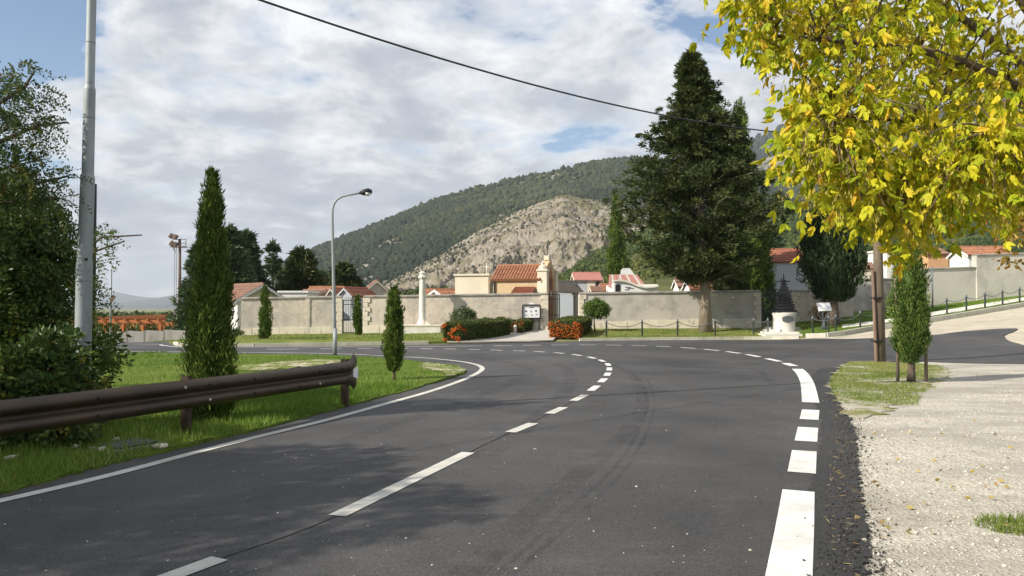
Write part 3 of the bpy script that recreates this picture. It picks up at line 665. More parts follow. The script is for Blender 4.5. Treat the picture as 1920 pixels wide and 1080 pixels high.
# ------------------------------------------------------------------ hills, far woods
def ridge(name, crest, Yc, Yb, zb, m, nu=200, nv=70, amp=6.0, fs=0.01, seed=0, power=1.0, ridged=0.0, back=0.5):
    cx = np.array([c[0] for c in crest], float); cyy = np.array([c[1] for c in crest], float)
    px = np.linspace(cx[0], cx[-1], nu); py = np.interp(px, cx, cyy)
    k = np.ones(5) / 5; py[2:-2] = np.convolve(py, k, 'valid')
    u = (px - 960) / F; zc = np.array([at(a, b, Yc).z for a, b in zip(px, py)])
    s = np.linspace(0, 1 + back, nv)
    S, U = np.meshgrid(s, u, indexing='ij'); ZC = np.broadcast_to(zc, S.shape)
    Y = Yb + (Yc - Yb) * S; X = U * Y
    f = np.where(S <= 1, np.power(np.minimum(S, 1), power), 1 - (S - 1) * 1.6)
    Z = zb + (ZC - zb) * f
    fade = np.clip((1.03 - S) * 6, 0.12, 1) * np.clip(S * 5, 0, 1)
    Z = Z + (fbm(X * fs, Y * fs, 6, seed) - 0.5) * amp * 2 * fade
    if ridged:
        wrp = fbm(X * fs * 0.9, Y * fs * 0.9, 4, seed + 3) * 5
        q = 1 - np.abs(fbm(U * 26 + wrp, S * 2.2 + wrp * 0.6, 5, seed + 9, 0.6) * 2 - 1)
        q2 = 1 - np.abs(fbm(U * 70 + wrp * 2, S * 9 + wrp, 4, seed + 19, 0.6) * 2 - 1)
        q3 = np.floor(fbm(X * fs * 1.2, Z * 0.06 + Y * fs * 0.4, 4, seed + 29, 0.6) * 9) / 9
        Z = Z + (q ** 2.5 * 0.9 + q2 ** 2 * 0.42 + q3 * 1.1 - 1.2) * ridged * fade * np.clip((1.02 - S) * 3.0, 0.04, 1)
    V = np.stack([X, Y, Z], -1).reshape(-1, 3)
    i = np.arange(nu * (nv - 1)).reshape(nv - 1, nu)[:, :-1].ravel()
    o = link(name, np_mesh(name, V, np.stack([i, i + 1, i + 1 + nu, i + nu], 1), smooth=True), m); o['kind'] = 'structure'
    return X, Y, Z, px, s
def wood(name, label, cat, surf, n, r, m, mask, seed, sz=1.15, lift=0.35, leafy=0):
    X, Y, Z, px, s = surf; nv, nu = X.shape; rng = np.random.default_rng(seed)
    smax = np.searchsorted(s, 1.06)
    a = rng.uniform(0, smax - 1.01, n) if name != 'x' else 0; b = rng.uniform(0, nu - 1.01, n)
    ai = a.astype(int); bi = b.astype(int); fa = a - ai; fb = b - bi
    def ip(A): return (A[ai, bi] * (1 - fa) + A[ai + 1, bi] * fa) * (1 - fb) + (A[ai, bi + 1] * (1 - fa) + A[ai + 1, bi + 1] * fa) * fb
    P = np.stack([ip(X), ip(Y), ip(Z)], -1); pxx = np.interp(b, np.arange(nu), px); sv = np.interp(a, np.arange(nv), s)
    k = rng.uniform(0, 1, n) < mask(pxx, sv, P)
    P = P[k]; R = np.exp(np.clip(rng.normal(-0.05, 0.28, len(P)), -0.6, 0.45)) * r * np.clip(P[:, 1] / max(P[:, 1].max() * 0.85, 1), 0.5, 1)
    P[:, 2] += R * lift
    V, Fc, nf = blobs(P, R, rng, sz)
    t = np.clip(rng.normal(0.45, 0.25, len(P)) + (fbm(P[:, 0] * 0.02, P[:, 1] * 0.02, 3, seed) - 0.5) * 0.9 + (fbm(P[:, 0] * 0.005, P[:, 1] * 0.005, 4, seed + 7) - 0.5) * 1.1, 0, 1)
    T = np.repeat(t, nf)
    if leafy: V, Fc, T = leafify(P, R, t, rng, sz, leafy)
    return tag(link(name, np_mesh(name, V, Fc, T), m), label, cat, None, 'stuff')
def leafify(P, R, t, rng, sz, k):
    V, Fc, nf = blobs(P, R * 0.72, rng, sz, 0.2); T = np.repeat(np.clip(t - 0.1, 0, 1), nf)
    j = np.repeat(np.arange(len(P)), k); q = len(j); u = unit(rng.normal(size=(q, 3))); u[:, 2] = np.abs(u[:, 2]) * 1.1 - 0.25
    B = P[j] + u * R[j][:, None] * np.array([0.72, 0.72, 0.72 * sz]) * rng.uniform(0.75, 1.1, (q, 1))
    V2, F2 = blades(B, unit(u + rng.normal(0, 0.8, (q, 3))), R[j] * rng.uniform(0.35, 0.75, q), R[j] * 0.34, rng)
    return np.concatenate([V, V2]), np.concatenate([Fc, F2 + len(V)]), np.concatenate([T, rot2(np.clip(t[j] + rng.normal(0, 0.15, q), 0, 1))])
def build_hills():
    main = ridge('mountain', [(520, 505), (585, 470), (640, 448), (700, 425), (760, 401), (820, 376), (880, 356), (940, 342), (1000, 331), (1060, 318), (1120, 306), (1180, 299), (1240, 301), (1290, 310), (1340, 322), (1420, 340), (1520, 352)], 1500, 620, -14, 'forest_floor', 260, 90, 10, 0.006, 3, 0.95)
    wood('mountain_woodland', 'dark green scrub woodland covering the big mountain slope', 'woodland', main, 60000, 3.9, 'forest_tree',
         lambda p, s, P: np.clip(0.98 - 0.8 * (fbm(P[:, 0] * 0.012, P[:, 1] * 0.012, 5, 5) > 0.60) - 0.85 * (ss(800, 660, p) * ss(0.92, 0.55, s) > 0.25) * (fbm(P[:, 0] * 0.025, P[:, 1] * 0.025, 5, 8, 0.62) > 0.50), 0, 1), 11)
    far = ridge('mountain', [(1200, 330), (1290, 305), (1340, 288), (1400, 262), (1450, 246), (1490, 232), (1560, 212), (1700, 200), (1900, 190), (2150, 200)], 2700, 1300, 0, 'forest_floor', 180, 60, 22, 0.004, 6, 0.9)
    wood('cloud_shadow_woodland', 'wood coloured dark blue green for cloud shadow on the tallest mountain behind the fir tree', 'woodland', far, 26000, 7.0, 'wood_cloud_shadow', lambda p, s, P: np.clip(1.0 - 0.95 * (fbm(P[:, 0] * 0.006, P[:, 1] * 0.006, 5, 2) > 0.56), 0, 1), 12, 1.4)
    spur = ridge('rock_spur', [(560, 585), (620, 572), (690, 553), (730, 530), (780, 501), (840, 468), (900, 430), (950, 404), (1000, 384), (1055, 365), (1100, 370), (1150, 377), (1200, 392), (1280, 415), (1380, 430), (1450, 445)], 900, 300, -6, 'rock', 620, 300, 5, 0.012, 13, 1.0, ridged=10)
    wood('scrub', 'sparse dark bushes dotting the bare rock slope', 'scrub', spur, 21000, 1.25, 'forest_tree', lambda p, s, P: np.clip((fbm(P[:, 0] * 0.014, P[:, 1] * 0.014, 6, 4, 0.6) - 0.47) * 3.4 + 0.75 * ss(0.86, 1.0, s) + 0.9 * ss(1090, 1190, p) + 0.8 * ss(880, 740, p) * (fbm(P[:, 0] * 0.02, P[:, 1] * 0.02, 4, 14) > 0.50) * ss(0.55, 0.8, s), 0.01, 1), 13, 0.95, leafy=4)
    low = ridge('hill', [(985, 560), (1030, 535), (1060, 508), (1090, 482), (1140, 460), (1200, 438), (1300, 408), (1420, 390), (1500, 383), (1600, 392), (1750, 396), (1920, 385), (2150, 390)], 520, 150, 1.0, 'scrub_floor', 220, 70, 5, 0.02, 21, 1.05)
    wood('hillside_woodland', 'mixed green and yellowing bushes on the low hill behind the chapels', 'woodland', low, 12000, 2.1, 'green_tree', lambda p, s, P: np.clip(1.0 - 0.85 * (fbm(P[:, 0] * 0.03, P[:, 1] * 0.03, 4, 31) > 0.60), 0.0, 1) * ss(0.02, 0.2, s), 14, leafy=14)
    mid = ridge('hill', [(540, 580), (600, 562), (660, 559), (700, 560), (760, 554), (820, 548), (860, 548), (920, 556), (980, 562)], 230, 130, -1.0, 'scrub_floor', 90, 30, 1.5, 0.05, 23)
    wood('foothill_bushes', 'low green bushes at the foot of the rock slope', 'scrub', mid, 900, 1.2, 'green_tree', lambda p, s, P: np.full(len(p), 0.8), 15, leafy=24)
    ridge('far_mountain', [(60, 566), (150, 556), (185, 549), (212, 544), (232, 549), (270, 556), (330, 558), (430, 560), (620, 566)], 10500, 7800, -20, 'far_hill', 90, 20, 30, 0.0008, 41)
    ridge('far_mountain', [(60, 571), (180, 571), (230, 567), (280, 560), (330, 551), (400, 545), (520, 550), (650, 560)], 7200, 5000, -20, 'far_hill', 90, 20, 20, 0.0008, 43)
    # woods on the plain
    rng = np.random.default_rng(5); n = 2600
    Y = rng.uniform(130, 900, n) ** 1.0; u = rng.uniform(-0.80, -0.22, n); X = u * Y
    R = rng.uniform(2.0, 4.0, n); zt = EYE - 7.0 / F * Y - rng.uniform(0, 1, n) ** 1.5 * 5.0
    P = np.stack([X, Y, np.minimum(h(X, Y) + rng.uniform(1.0, 6.5, n), zt - R)], -1)
    t = np.clip(rng.normal(0.5, 0.3, n), 0, 1)
    V, Fc, T = leafify(P, R, t, rng, 1.0, 22)
    tag(link('plain_woodland', np_mesh('plain_woodland', V, Fc, T), 'green_tree'), 'belt of green trees on the plain beyond the orange pergola', 'woodland', None, 'stuff')
build_hills()
def build_haze():
    mb = MB(); mb.box((0, 5000, 395), (26000, 19000, 830))
    o = mb.build('haze', None); o['kind'] = 'stuff'; tag(o, 'thin pale blue haze over the valley', 'haze')
    m, t = new_mat('haze'); v = t.nodes.new('ShaderNodeVolumePrincipled'); out = t.nodes.new('ShaderNodeOutputMaterial')
    v.inputs['Color'].default_value = (0.82, 0.90, 1.0, 1); v.inputs['Density'].default_value = 0.00008; v.inputs['Anisotropy'].default_value = 0.0
    t.links.new(v.outputs[0], out.inputs['Volume']); o.data.materials.append(m)
build_haze()

# ------------------------------------------------------------------ plants
def trunk_mesh(pts, rad, n=9, seed=0, wob=0.0):
    mb = MB(); mb.tube(pts, rad, n); me = mb.mesh('trunk', True)
    return me
def spray_tree(name, label, cat, base, hgt, prof, n_spray, n_bl, bl, bw, m, seed, trunk=0.05, spray=0.10, core=0.72, up=1.0, outw=0.35, group=None, clear=0.0, tipup=0.0, fat=0.3):
    """upright cypress: flame-shaped sprays of fine blades over a leafy core"""
    rng = np.random.default_rng(seed)
    root = empty(name, base, 0, label, cat, group)
    H = hgt - clear
    t = rng.uniform(0, 1, n_spray * 3); keep = rng.uniform(0, 1, len(t)) < (prof(t) / prof(np.linspace(0, 1, 60)).max()) ** 0.8 + 0.08
    t = t[keep][:n_spray]; n = len(t); a = rng.uniform(0, 2 * np.pi, n)
    lump = 1 + 0.13 * np.sin(3 * a + 9 * t + seed) + 0.08 * np.sin(5 * a - 14 * t)
    r = prof(t) * lump * np.where(rng.uniform(0, 1, n) < 0.12, rng.uniform(1.05, 1.22, n), rng.uniform(0.70, 1.02, n))
    c = np.stack([r * np.cos(a), r * np.sin(a), clear + t * H], -1); od = np.stack([np.cos(a), np.sin(a), np.zeros(n)], -1)
    ln = spray * hgt * rng.uniform(0.5, 1.5, n) * (0.5 + 0.5 * prof(t) / prof(np.linspace(0, 1, 60)).max())
    idx = np.repeat(np.arange(n), n_bl); k = len(idx)
    v = rng.uniform(-0.5, 0.5, k); wd = fat * ln[idx] * np.sqrt(np.clip(1 - (v * 2) ** 2, 0, 1)) * rng.uniform(0, 1, k) ** 0.5
    th = rng.uniform(0, 2 * np.pi, k)
    P = c[idx] + np.stack([wd * np.cos(th), wd * np.sin(th), v * ln[idx]], -1) + od[idx] * (v * ln[idx] * 0.15)[:, None]
    P[:, 2] = np.maximum(P[:, 2], clear * 0.9 + 0.02)
    D = unit(np.array([0, 0, up]) + od[idx] * outw * rng.uniform(0, 1.6, k)[:, None] + rng.normal(0, 0.33, (k, 3)))
    V, Fc = blades(P, D, bl * rng.uniform(0.6, 1.5, k), bw * rng.uniform(0.7, 1.3, k), rng)
    st = np.clip(rng.normal(0.45, 0.28, n), 0, 1)
    tint = np.clip(st[idx] + rng.normal(0, 0.14, k), 0, 1)
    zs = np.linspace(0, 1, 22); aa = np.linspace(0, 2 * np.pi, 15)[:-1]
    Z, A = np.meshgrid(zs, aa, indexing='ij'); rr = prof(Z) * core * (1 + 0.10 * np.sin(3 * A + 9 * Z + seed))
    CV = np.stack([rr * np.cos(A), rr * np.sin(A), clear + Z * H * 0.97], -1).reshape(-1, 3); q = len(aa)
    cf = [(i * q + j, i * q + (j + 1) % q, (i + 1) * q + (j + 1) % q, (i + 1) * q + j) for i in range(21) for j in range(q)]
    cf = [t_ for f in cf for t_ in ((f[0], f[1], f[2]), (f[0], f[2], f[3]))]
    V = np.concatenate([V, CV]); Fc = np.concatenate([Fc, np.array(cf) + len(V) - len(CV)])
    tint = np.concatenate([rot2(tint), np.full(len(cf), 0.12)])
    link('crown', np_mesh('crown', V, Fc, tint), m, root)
    mb = MB(); mb.tube([(0, 0, -0.1), (0.01, 0, max(clear, 0.05) * 0.6), (0, 0.01, clear + H * 0.5)], [trunk * 1.35, trunk * 1.05, trunk * 0.4], 9); mb.build('trunk', 'bark', root, True)
    return root
def colprof(rb, p_in=0.10, taper=1.4, q=0.8, r0=0.55):
    return lambda t: rb * (r0 + (1 - r0) * np.clip(t / p_in, 0, 1) ** 0.7) * np.clip(1 - np.clip(t, 0, 1) ** taper, 0, 1) ** q + 0.004
def conifer(name, label, base, hgt, rmax, clear, nb, nc, nbl, bl, bw, m, seed, trunk=0.25, droop=0.25, shape=0.75, bark='bark', group=None, cat='tree', irr=0.25, up=0.15, prof=None, lean=(0, 0), clump=0.17):
    rng = np.random.default_rng(seed); root = empty(name, base, 0, label, cat, group)
    H = hgt - clear; t = np.sort(rng.uniform(0, 1, nb) ** 1.15); a = np.arange(nb) * 2.399 + rng.uniform(-0.5, 0.5, nb)
    pf = prof or (lambda t: np.clip(1 - t, 0, 1) ** shape * (0.55 + 0.45 * np.clip(t / 0.16, 0, 1)))
    R = rmax * pf(t) * (1 + rng.normal(0, irr, nb)).clip(0.45, 1.4) + 0.10 * rmax * (1 - t)
    lx = lambda z: np.stack([lean[0] * (z / hgt) ** 1.5, lean[1] * (z / hgt) ** 1.5, np.zeros_like(z)], -1)
    z0 = clear + t * H * 0.97
    o = np.stack([np.zeros(nb), np.zeros(nb), z0], -1) + lx(z0); d = np.stack([np.cos(a), np.sin(a), np.zeros(nb)], -1)
    mb = MB()
    idx = np.repeat(np.arange(nb), nc); k = len(idx); f = rng.uniform(0.06, 1.0, k) ** 0.7
    side = np.stack([-d[:, 1], d[:, 0], np.zeros(nb)], -1)
    def along(i, f): return o[i] + d[i] * (R[i] * f)[:, None] + np.array([0, 0, 1]) * (R[i] * (up * f * 2 - droop * f * f * 2))[:, None]
    Cc = along(idx, f) + side[idx] * (R[idx] * 0.30 * f * rng.normal(0, 0.7, k))[:, None] + rng.normal(0, 0.05, (k, 3)) * rmax
    cr = rmax * clump * rng.uniform(0.6, 1.3, k) * (0.5 + 0.5 * (1 - t[idx]))
    j = np.repeat(np.arange(k), nbl); q = len(j)
    off = unit(rng.normal(size=(q, 3))) * (rng.uniform(0, 1, q) ** 0.5)[:, None] * np.array([1, 1, 0.55]); P = Cc[j] + off * cr[j][:, None]
    D = unit(d[idx[j]] * 0.75 + off * 0.9 + np.array([0, 0, 0.15]) + rng.normal(0, 0.3, (q, 3)))
    V, Fc = blades(P, D, bl * rng.uniform(0.6, 1.4, q), bw * rng.uniform(0.7, 1.3, q), rng)
    ct = np.clip(rng.normal(0.45, 0.22, k), 0, 1); tint = np.clip(ct[j] + rng.normal(0, 0.13, q), 0, 1)
    # leading shoot
    n2 = max(40, nbl * 4); pz = rng.uniform(0.90, 1.0, n2) * hgt; P2_ = np.stack([rng.normal(0, 0.02, n2) * rmax, rng.normal(0, 0.02, n2) * rmax, pz], -1) + lx(pz)
    V2, F2 = blades(P2_, unit(np.array([0, 0, 1.0]) + rng.normal(0, 0.6, (n2, 3))), bl, bw, rng)
    Fc = np.concatenate([Fc, F2 + len(V)]); V = np.concatenate([V, V2]); tint = np.concatenate([rot2(tint), np.full(len(F2), 0.5)])
    link('crown', np_mesh('crown', V, Fc, tint), m, root)
    tb = MB(); zz = np.linspace(-0.15, hgt * 0.93, 9); lp = lx(np.maximum(zz, 0))
    tb.tube([(lp[i][0] + 0.05 * trunk * math.sin(i * 2.1), lp[i][1], zz[i]) for i in range(9)], [trunk * (1.35 if i == 0 else 1.0) * (1 - 0.92 * i / 8) + 0.01 for i in range(9)], 12)
    tb.build('trunk', bark, root, True)
    lb = MB()
    for i in range(0, nb, max(1, nb // 60)):
        ii = np.array([i] * 4); pts = along(ii, np.array([0, 0.3, 0.6, 0.9])); rr = trunk * 0.28 * (1 - t[i]) + 0.01
        lb.tube([tuple(p) for p in pts], [rr, rr * 0.8, rr * 0.5, rr * 0.2], 5)
    lb.build('limbs', bark, root)['kind'] = 'stuff'
    return root
def leafcloud(ells, n, L, W, rng, shell=0.55, hang=0.0, clumps=0, cs=0.3):
    """positions and directions of leaves in a union of ellipsoids; leaves gather in clumps"""
    ells = [(np.array(c, float), np.array(r, float)) for c, r in ells]
    wts = np.array([r.prod() ** 0.67 for c, r in ells]); wts /= wts.sum()
    k = clumps or n
    e = rng.choice(len(ells), k, p=wts); u = unit(rng.normal(size=(k, 3))); rad = shell + (1 - shell) * rng.uniform(0, 1, k) ** 0.7
    c0 = np.array([x[0] for x in ells])[e] + u * rad[:, None] * np.array([x[1] for x in ells])[e]
    if not clumps: return c0, u
    j = rng.integers(0, k, n); off = unit(rng.normal(size=(n, 3))) * (rng.uniform(0, 1, n) ** 0.6)[:, None]
    return c0[j] + off * cs, unit(u[j] * 0.6 + off + np.array([0, 0, -hang])), j
def bush(name, label, cat, base, ells, n, L, W, m, seed, clumps=60, cs=0.25, stems=4, trunk=0.04, group=None, core=None, bark='bark', hang=0.1, shell=0.5, crown_name='crown'):
    rng = np.random.default_rng(seed); root = empty(name, base, 0, label, cat, group)
    P, D, j = leafcloud(ells, n, L, W, rng, shell, hang, clumps, cs)
    P[:, 2] = np.maximum(P[:, 2], 0.03)
    V, Fc = blades(P, unit(D + rng.normal(0, 0.5, D.shape)), L * rng.uniform(0.6, 1.35, n), W * rng.uniform(0.7, 1.3, n), rng)
    ct = np.clip(rng.normal(0.45, 0.25, clumps), 0, 1); tint = rot2(np.clip(ct[j] + rng.normal(0, 0.16, n), 0, 1))
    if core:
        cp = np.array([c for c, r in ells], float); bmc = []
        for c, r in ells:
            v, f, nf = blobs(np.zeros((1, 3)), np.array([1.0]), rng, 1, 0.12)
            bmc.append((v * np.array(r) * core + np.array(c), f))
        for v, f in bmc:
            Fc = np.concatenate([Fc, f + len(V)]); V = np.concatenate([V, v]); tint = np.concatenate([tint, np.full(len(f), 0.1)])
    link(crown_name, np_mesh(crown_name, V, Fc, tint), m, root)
    mb = MB()
    for i in range(stems):
        c = ells[i % len(ells)][0]; b = Vector((rng.normal(0, trunk * 1.2), rng.normal(0, trunk * 1.2), -0.1)); e_ = Vector(c) + Vector((rng.normal(0, 0.1), rng.normal(0, 0.1), 0))
        mid_ = b.lerp(e_, 0.5) + Vector((rng.normal(0, 0.06), rng.normal(0, 0.06), 0.05))
        mb.tube([b, b.lerp(mid_, 0.5), mid_, e_], [trunk, trunk * 0.85, trunk * 0.65, trunk * 0.25], 7)
    mb.build('trunk' if stems == 1 else 'stems', bark, root, True)
    return root
def grass(name, label, poly, n, L, W, m, seed, dens=None, off=0.03, group=None):
    rng = np.random.default_rng(seed); a = np.array([[p[0], p[1]] for p in poly]); lo, hi = a.min(0), a.max(0)
    x = rng.uniform(lo[0], hi[0], n * 4); y = rng.uniform(lo[1], hi[1], n * 4); k = inside(x, y, poly)
    if dens is not None: k &= rng.uniform(0, 1, len(x)) < dens(x, y)
    x = x[k][:n]; y = y[k][:n]; n = len(x)
    P = np.stack([x, y, h(x, y) + off - 0.02], -1)
    cl = fbm(x * 1.3, y * 1.3, 4, seed); D = unit(np.array([0, 0, 1.0]) + rng.normal(0, 0.42, (n, 3)))
    S = unit(np.cross(D, rng.normal(size=(n, 3)))); ln = (L * rng.uniform(0.4, 1.3, n) * (0.55 + cl))[:, None]; wd = W * rng.uniform(0.7, 1.3, n)[:, None]
    V = np.stack([P - S * wd / 2, P + S * wd / 2, P + D * ln], 1).reshape(-1, 3); Fc = np.arange(n * 3).reshape(-1, 3)
    t = np.clip(rng.normal(0.42, 0.2, n) + (fbm(x * 0.5, y * 0.5, 4, seed + 3) - 0.5) * 1.0, 0, 1)
    return tag(link(name, np_mesh(name, V, Fc, t), m), label, 'grass', group, 'stuff')

def build_grass():
    le = P2(LAWN)
    isl = [p for p in le if p.y < 27] + [Vector((-12, 27)), Vector((-14, 8)), Vector((-6.9, 2))]
    near = [p for p in le if p.y < 16] + [Vector((-6, 17)), Vector((-9, 8)), Vector((-6.5, 3))]
    grass('grass', 'long bright green grass under the brown guardrail', near, 60000, 0.13, 0.012, 'grass_blade', 1, lambda x, y: np.clip(1.3 - (y - 6) / 14, 0.15, 1))
    grass('grass', 'short sunlit grass on the island lawn inside the bend', isl, 60000, 0.075, 0.016, 'grass_blade', 2, lambda x, y: np.where((y > 10), 1.0, 0.3))
    grass('grass', 'mown grass in front of the cemetery wall', [Vector((-17, 35)), Vector((-2.4, 35)), Vector((-1.8, 42.5)), Vector((-15, 42.5))], 16000, 0.07, 0.03, 'dry_blade', 3, None, 0.06)
    grass('grass', 'thin dry grass below the big conifer', [Vector((3.4, 37.6)), Vector((12.6, 37.4)), Vector((12.6, 42.5)), Vector((4, 42.5))], 8000, 0.06, 0.03, 'dry_blade', 4, None, 0.06)
    grass('grass', 'green bank grass along the rising chain posts', P2([(1518, 629), (1575, 625.5), (1640, 613), (1740, 598), (1800, 588), (1920, 567)]) + [Vector((32, 47.5)), Vector((24, 46)), Vector((16, 42.5))], 12000, 0.07, 0.03, 'grass_blade', 5, None, 0.06)
    pp = P2([(1560, 742), (1556, 712), (1576, 690), (1592, 680), (1640, 679), (1725, 682), (1800, 690), (1800, 712), (1740, 732), (1720, 755), (1760, 800), (1600, 800), (1588, 777)])
    grass('grass', 'patchy yellow green grass around the staked cypress', pp, 26000, 0.055, 0.011, 'dry_blade', 6, lambda x, y: np.clip((fbm(x * 1.1, y * 1.1, 4, 77) - 0.33 - 0.25 * ss(13.2, 10.8, y) - 0.30 * ss(0.50, 0.60, x / y)) * 4, 0, 1), 0.02)
    q = gp(1915, 985); grass('grass', 'small grass tuft growing from the gravel', [q.to_2d() + Vector((math.cos(i) * 0.32, math.sin(i) * 0.26)) for i in np.arange(0, 6.28, 0.6)], 900, 0.07, 0.008, 'dry_blade', 7, None, 0.0)
build_grass()

def build_cypresses():
    b = gp(394, 792); hh = (792 - 338) * b.y / F
    spray_tree('cypress_tree', 'tall slender cypress rising just behind the brown guardrail', 'tree', b, hh * 1.02, lambda t: 0.235 * (0.80 + 0.25 * np.clip(t / 0.12, 0, 1)) * np.clip(1 - np.clip(t, 0, 1) ** 1.7, 0, 1) ** 0.85 + 0.008, 520, 85, 0.075, 0.014, 'cypress_leaf', 1, 0.05, 0.10, outw=0.25)
    b = gp(738, 714); hh = (714 - 543) * b.y / F
    spray_tree('cypress_tree', 'short young cypress on the island lawn past the guardrail end', 'tree', b, hh, lambda t: 0.15 * (0.35 + 0.65 * np.clip(t / 0.22, 0, 1)) * np.clip(1 - np.clip(t, 0, 1) ** 2.1, 0, 1) ** 0.8 + 0.02, 170, 60, 0.075, 0.018, 'cypress_leaf', 2, 0.03, 0.14, clear=0.20, outw=0.3)
    for px, py, top, w_, lab, s in ((497, 637, 538, 0.22, 'narrow cypress standing alone before the plastered cemetery wall', 3), (670, 630, 556, 0.17, 'narrow cypress in front of the small iron gate', 4)):
        b = gp(px, py); spray_tree('cypress_tree', lab, 'tree', b, (py - top) * b.y / F, colprof(w_, 0.05, 3.5, 0.8, 0.8), 120, 36, 0.12, 0.035, 'cypress_leaf', s, 0.04, 0.12)
    b = ground(1156, 75); spray_tree('cypress_tree', 'tall single cypress rising behind the cream chapel', 'tree', b, ZZ(364, 75) - b.z, colprof(0.95, 0.1, 1.7, 0.8, 0.9), 260, 40, 0.32, 0.09, 'cypress_leaf', 5, 0.15, 0.09)
    b = ground(1390, 50); spray_tree('cypress_tree', 'very tall cypress with pointed tip behind the big conifer', 'tree', b, ZZ(192, 50) - b.z, colprof(1.35, 0.1, 1.5, 0.85, 0.9), 420, 44, 0.26, 0.07, 'cypress_leaf', 6, 0.18, 0.08)
    b = ground(1424, 50.4); spray_tree('cypress_tree', 'broad cypress between the big conifer and the grey chapel', 'tree', b, ZZ(400, 50.4) - b.z, colprof(0.9, 0.1, 1.9, 0.8, 0.95), 260, 40, 0.22, 0.07, 'cypress_leaf', 7, 0.15, 0.12)
    b = ground(1365, 46); spray_tree('cypress_tree', 'bushy cypress beside the trunk of the big conifer', 'tree', b, ZZ(420, 46) - b.z, colprof(1.0, 0.1, 1.9, 0.8, 0.95), 260, 40, 0.22, 0.07, 'fir_leaf', 17, 0.15, 0.12)
    b = ground(1562, 40.0); spray_tree('cypress_tree', 'dark stout cypress in shade colours with bare trunk beside the white sign', 'tree', b, ZZ(335, 40.0) - b.z, lambda t: 1.42 * (0.25 + 0.75 * np.clip(t / 0.22, 0, 1) ** 0.6) * np.clip(1 - np.clip(t, 0, 1) ** 2.6, 0, 1) ** 0.8 + 0.02, 420, 44, 0.22, 0.06, 'cypress_shaded', 8, 0.27, 0.10, clear=1.35)
    b = gp(1708, 716); hh = (716 - 420) * b.y / F
    r = spray_tree('cypress_tree', 'young cypress tied between two wooden stakes on the gravel', 'tree', b, hh, lambda t: 0.27 * (0.45 + 0.55 * np.clip(t / 0.16, 0, 1)) * np.clip(1 - np.clip(t, 0, 1) ** 2.8, 0, 1) ** 0.8 + 0.02, 360, 64, 0.085, 0.02, 'cypress_light', 9, 0.075, 0.09, clear=0.42, outw=0.5)
    for px, py, top in ((1683, 715, 522), (1736.5, 716, 520)):
        g = gp(px, py); z1 = (py - top) * g.y / F
        mb = MB(); mb.tube([(g.x, g.y, g.z - 0.2), (g.x + 0.01, g.y, g.z + z1 * 0.5), (g.x - 0.015, g.y + 0.01, g.z + z1)], [0.038, 0.037, 0.034], 8)
        tag(mb.build('wooden_stake', 'old_wood', None, True), 'weathered round stake of the young cypress on the side ' + ('of the utility pole' if px < 1700 else 'away from the utility pole'), 'stake', 'stakes of the young cypress')
build_cypresses()

def build_conifers():
    b = ground(1323, 40.6); top = ZZ(94, 40.6)
    conifer('conifer_tree', 'huge dark conifer with bare pale trunk in front of the cemetery wall', b, top - b.z, 3.25, 2.45, 300, 9, 56, 0.20, 0.065, 'fir_leaf', 31, 0.30, 0.20, bark='bark_pale', irr=0.30, up=0.36, lean=(-0.75, 0),
            prof=lambda t: np.interp(t, [0, 0.06, 0.20, 0.35, 0.5, 0.62, 0.75, 0.88, 1.0], [0.55, 0.88, 1.05, 1.0, 0.80, 0.56, 0.36, 0.17, 0.02]), clump=0.115)
    for px, Y, top, r, lab, s, m in ((374, 58, 458, 1.7, 'dark spruce half hidden behind the guardrail cypress', 1, 'pine_leaf'), (430, 62, 424, 2.7, 'tallest dark cedar behind the gatehouse roof', 2, 'pine_leaf'), (462, 66, 436, 2.3, 'dark cedar with twin pointed tops behind the gatehouse gable', 3, 'pine_leaf'),
                                     (511, 72, 452, 1.8, 'thin open pine with sparse boughs beyond the chapel roofs', 4, 'pine_leaf'), (565, 66, 466, 2.8, 'rounded olive green cedar beyond the chapel roofs', 5, 'fir_leaf'), (645, 78, 496, 3.2, 'small round cedar behind the street lamp', 6, 'fir_leaf'),
                                     (603, 84, 508, 2.4, 'low dark cedar between the rounded cedar and the lamp', 7, 'pine_leaf'), (1445, 62, 425, 1.6, 'slim dark conifer above the grey chapel roof', 8, 'pine_leaf')):
        b = ground(px, Y); sparse = s == 4
        conifer('conifer_tree', lab, b, ZZ(top, Y) - b.z, r, 0.8, 60 if sparse else 130, 6 if sparse else 9, 15, 0.42, 0.12, m, 50 + s, 0.2, 0.3, shape=0.6, irr=0.22)
build_conifers()

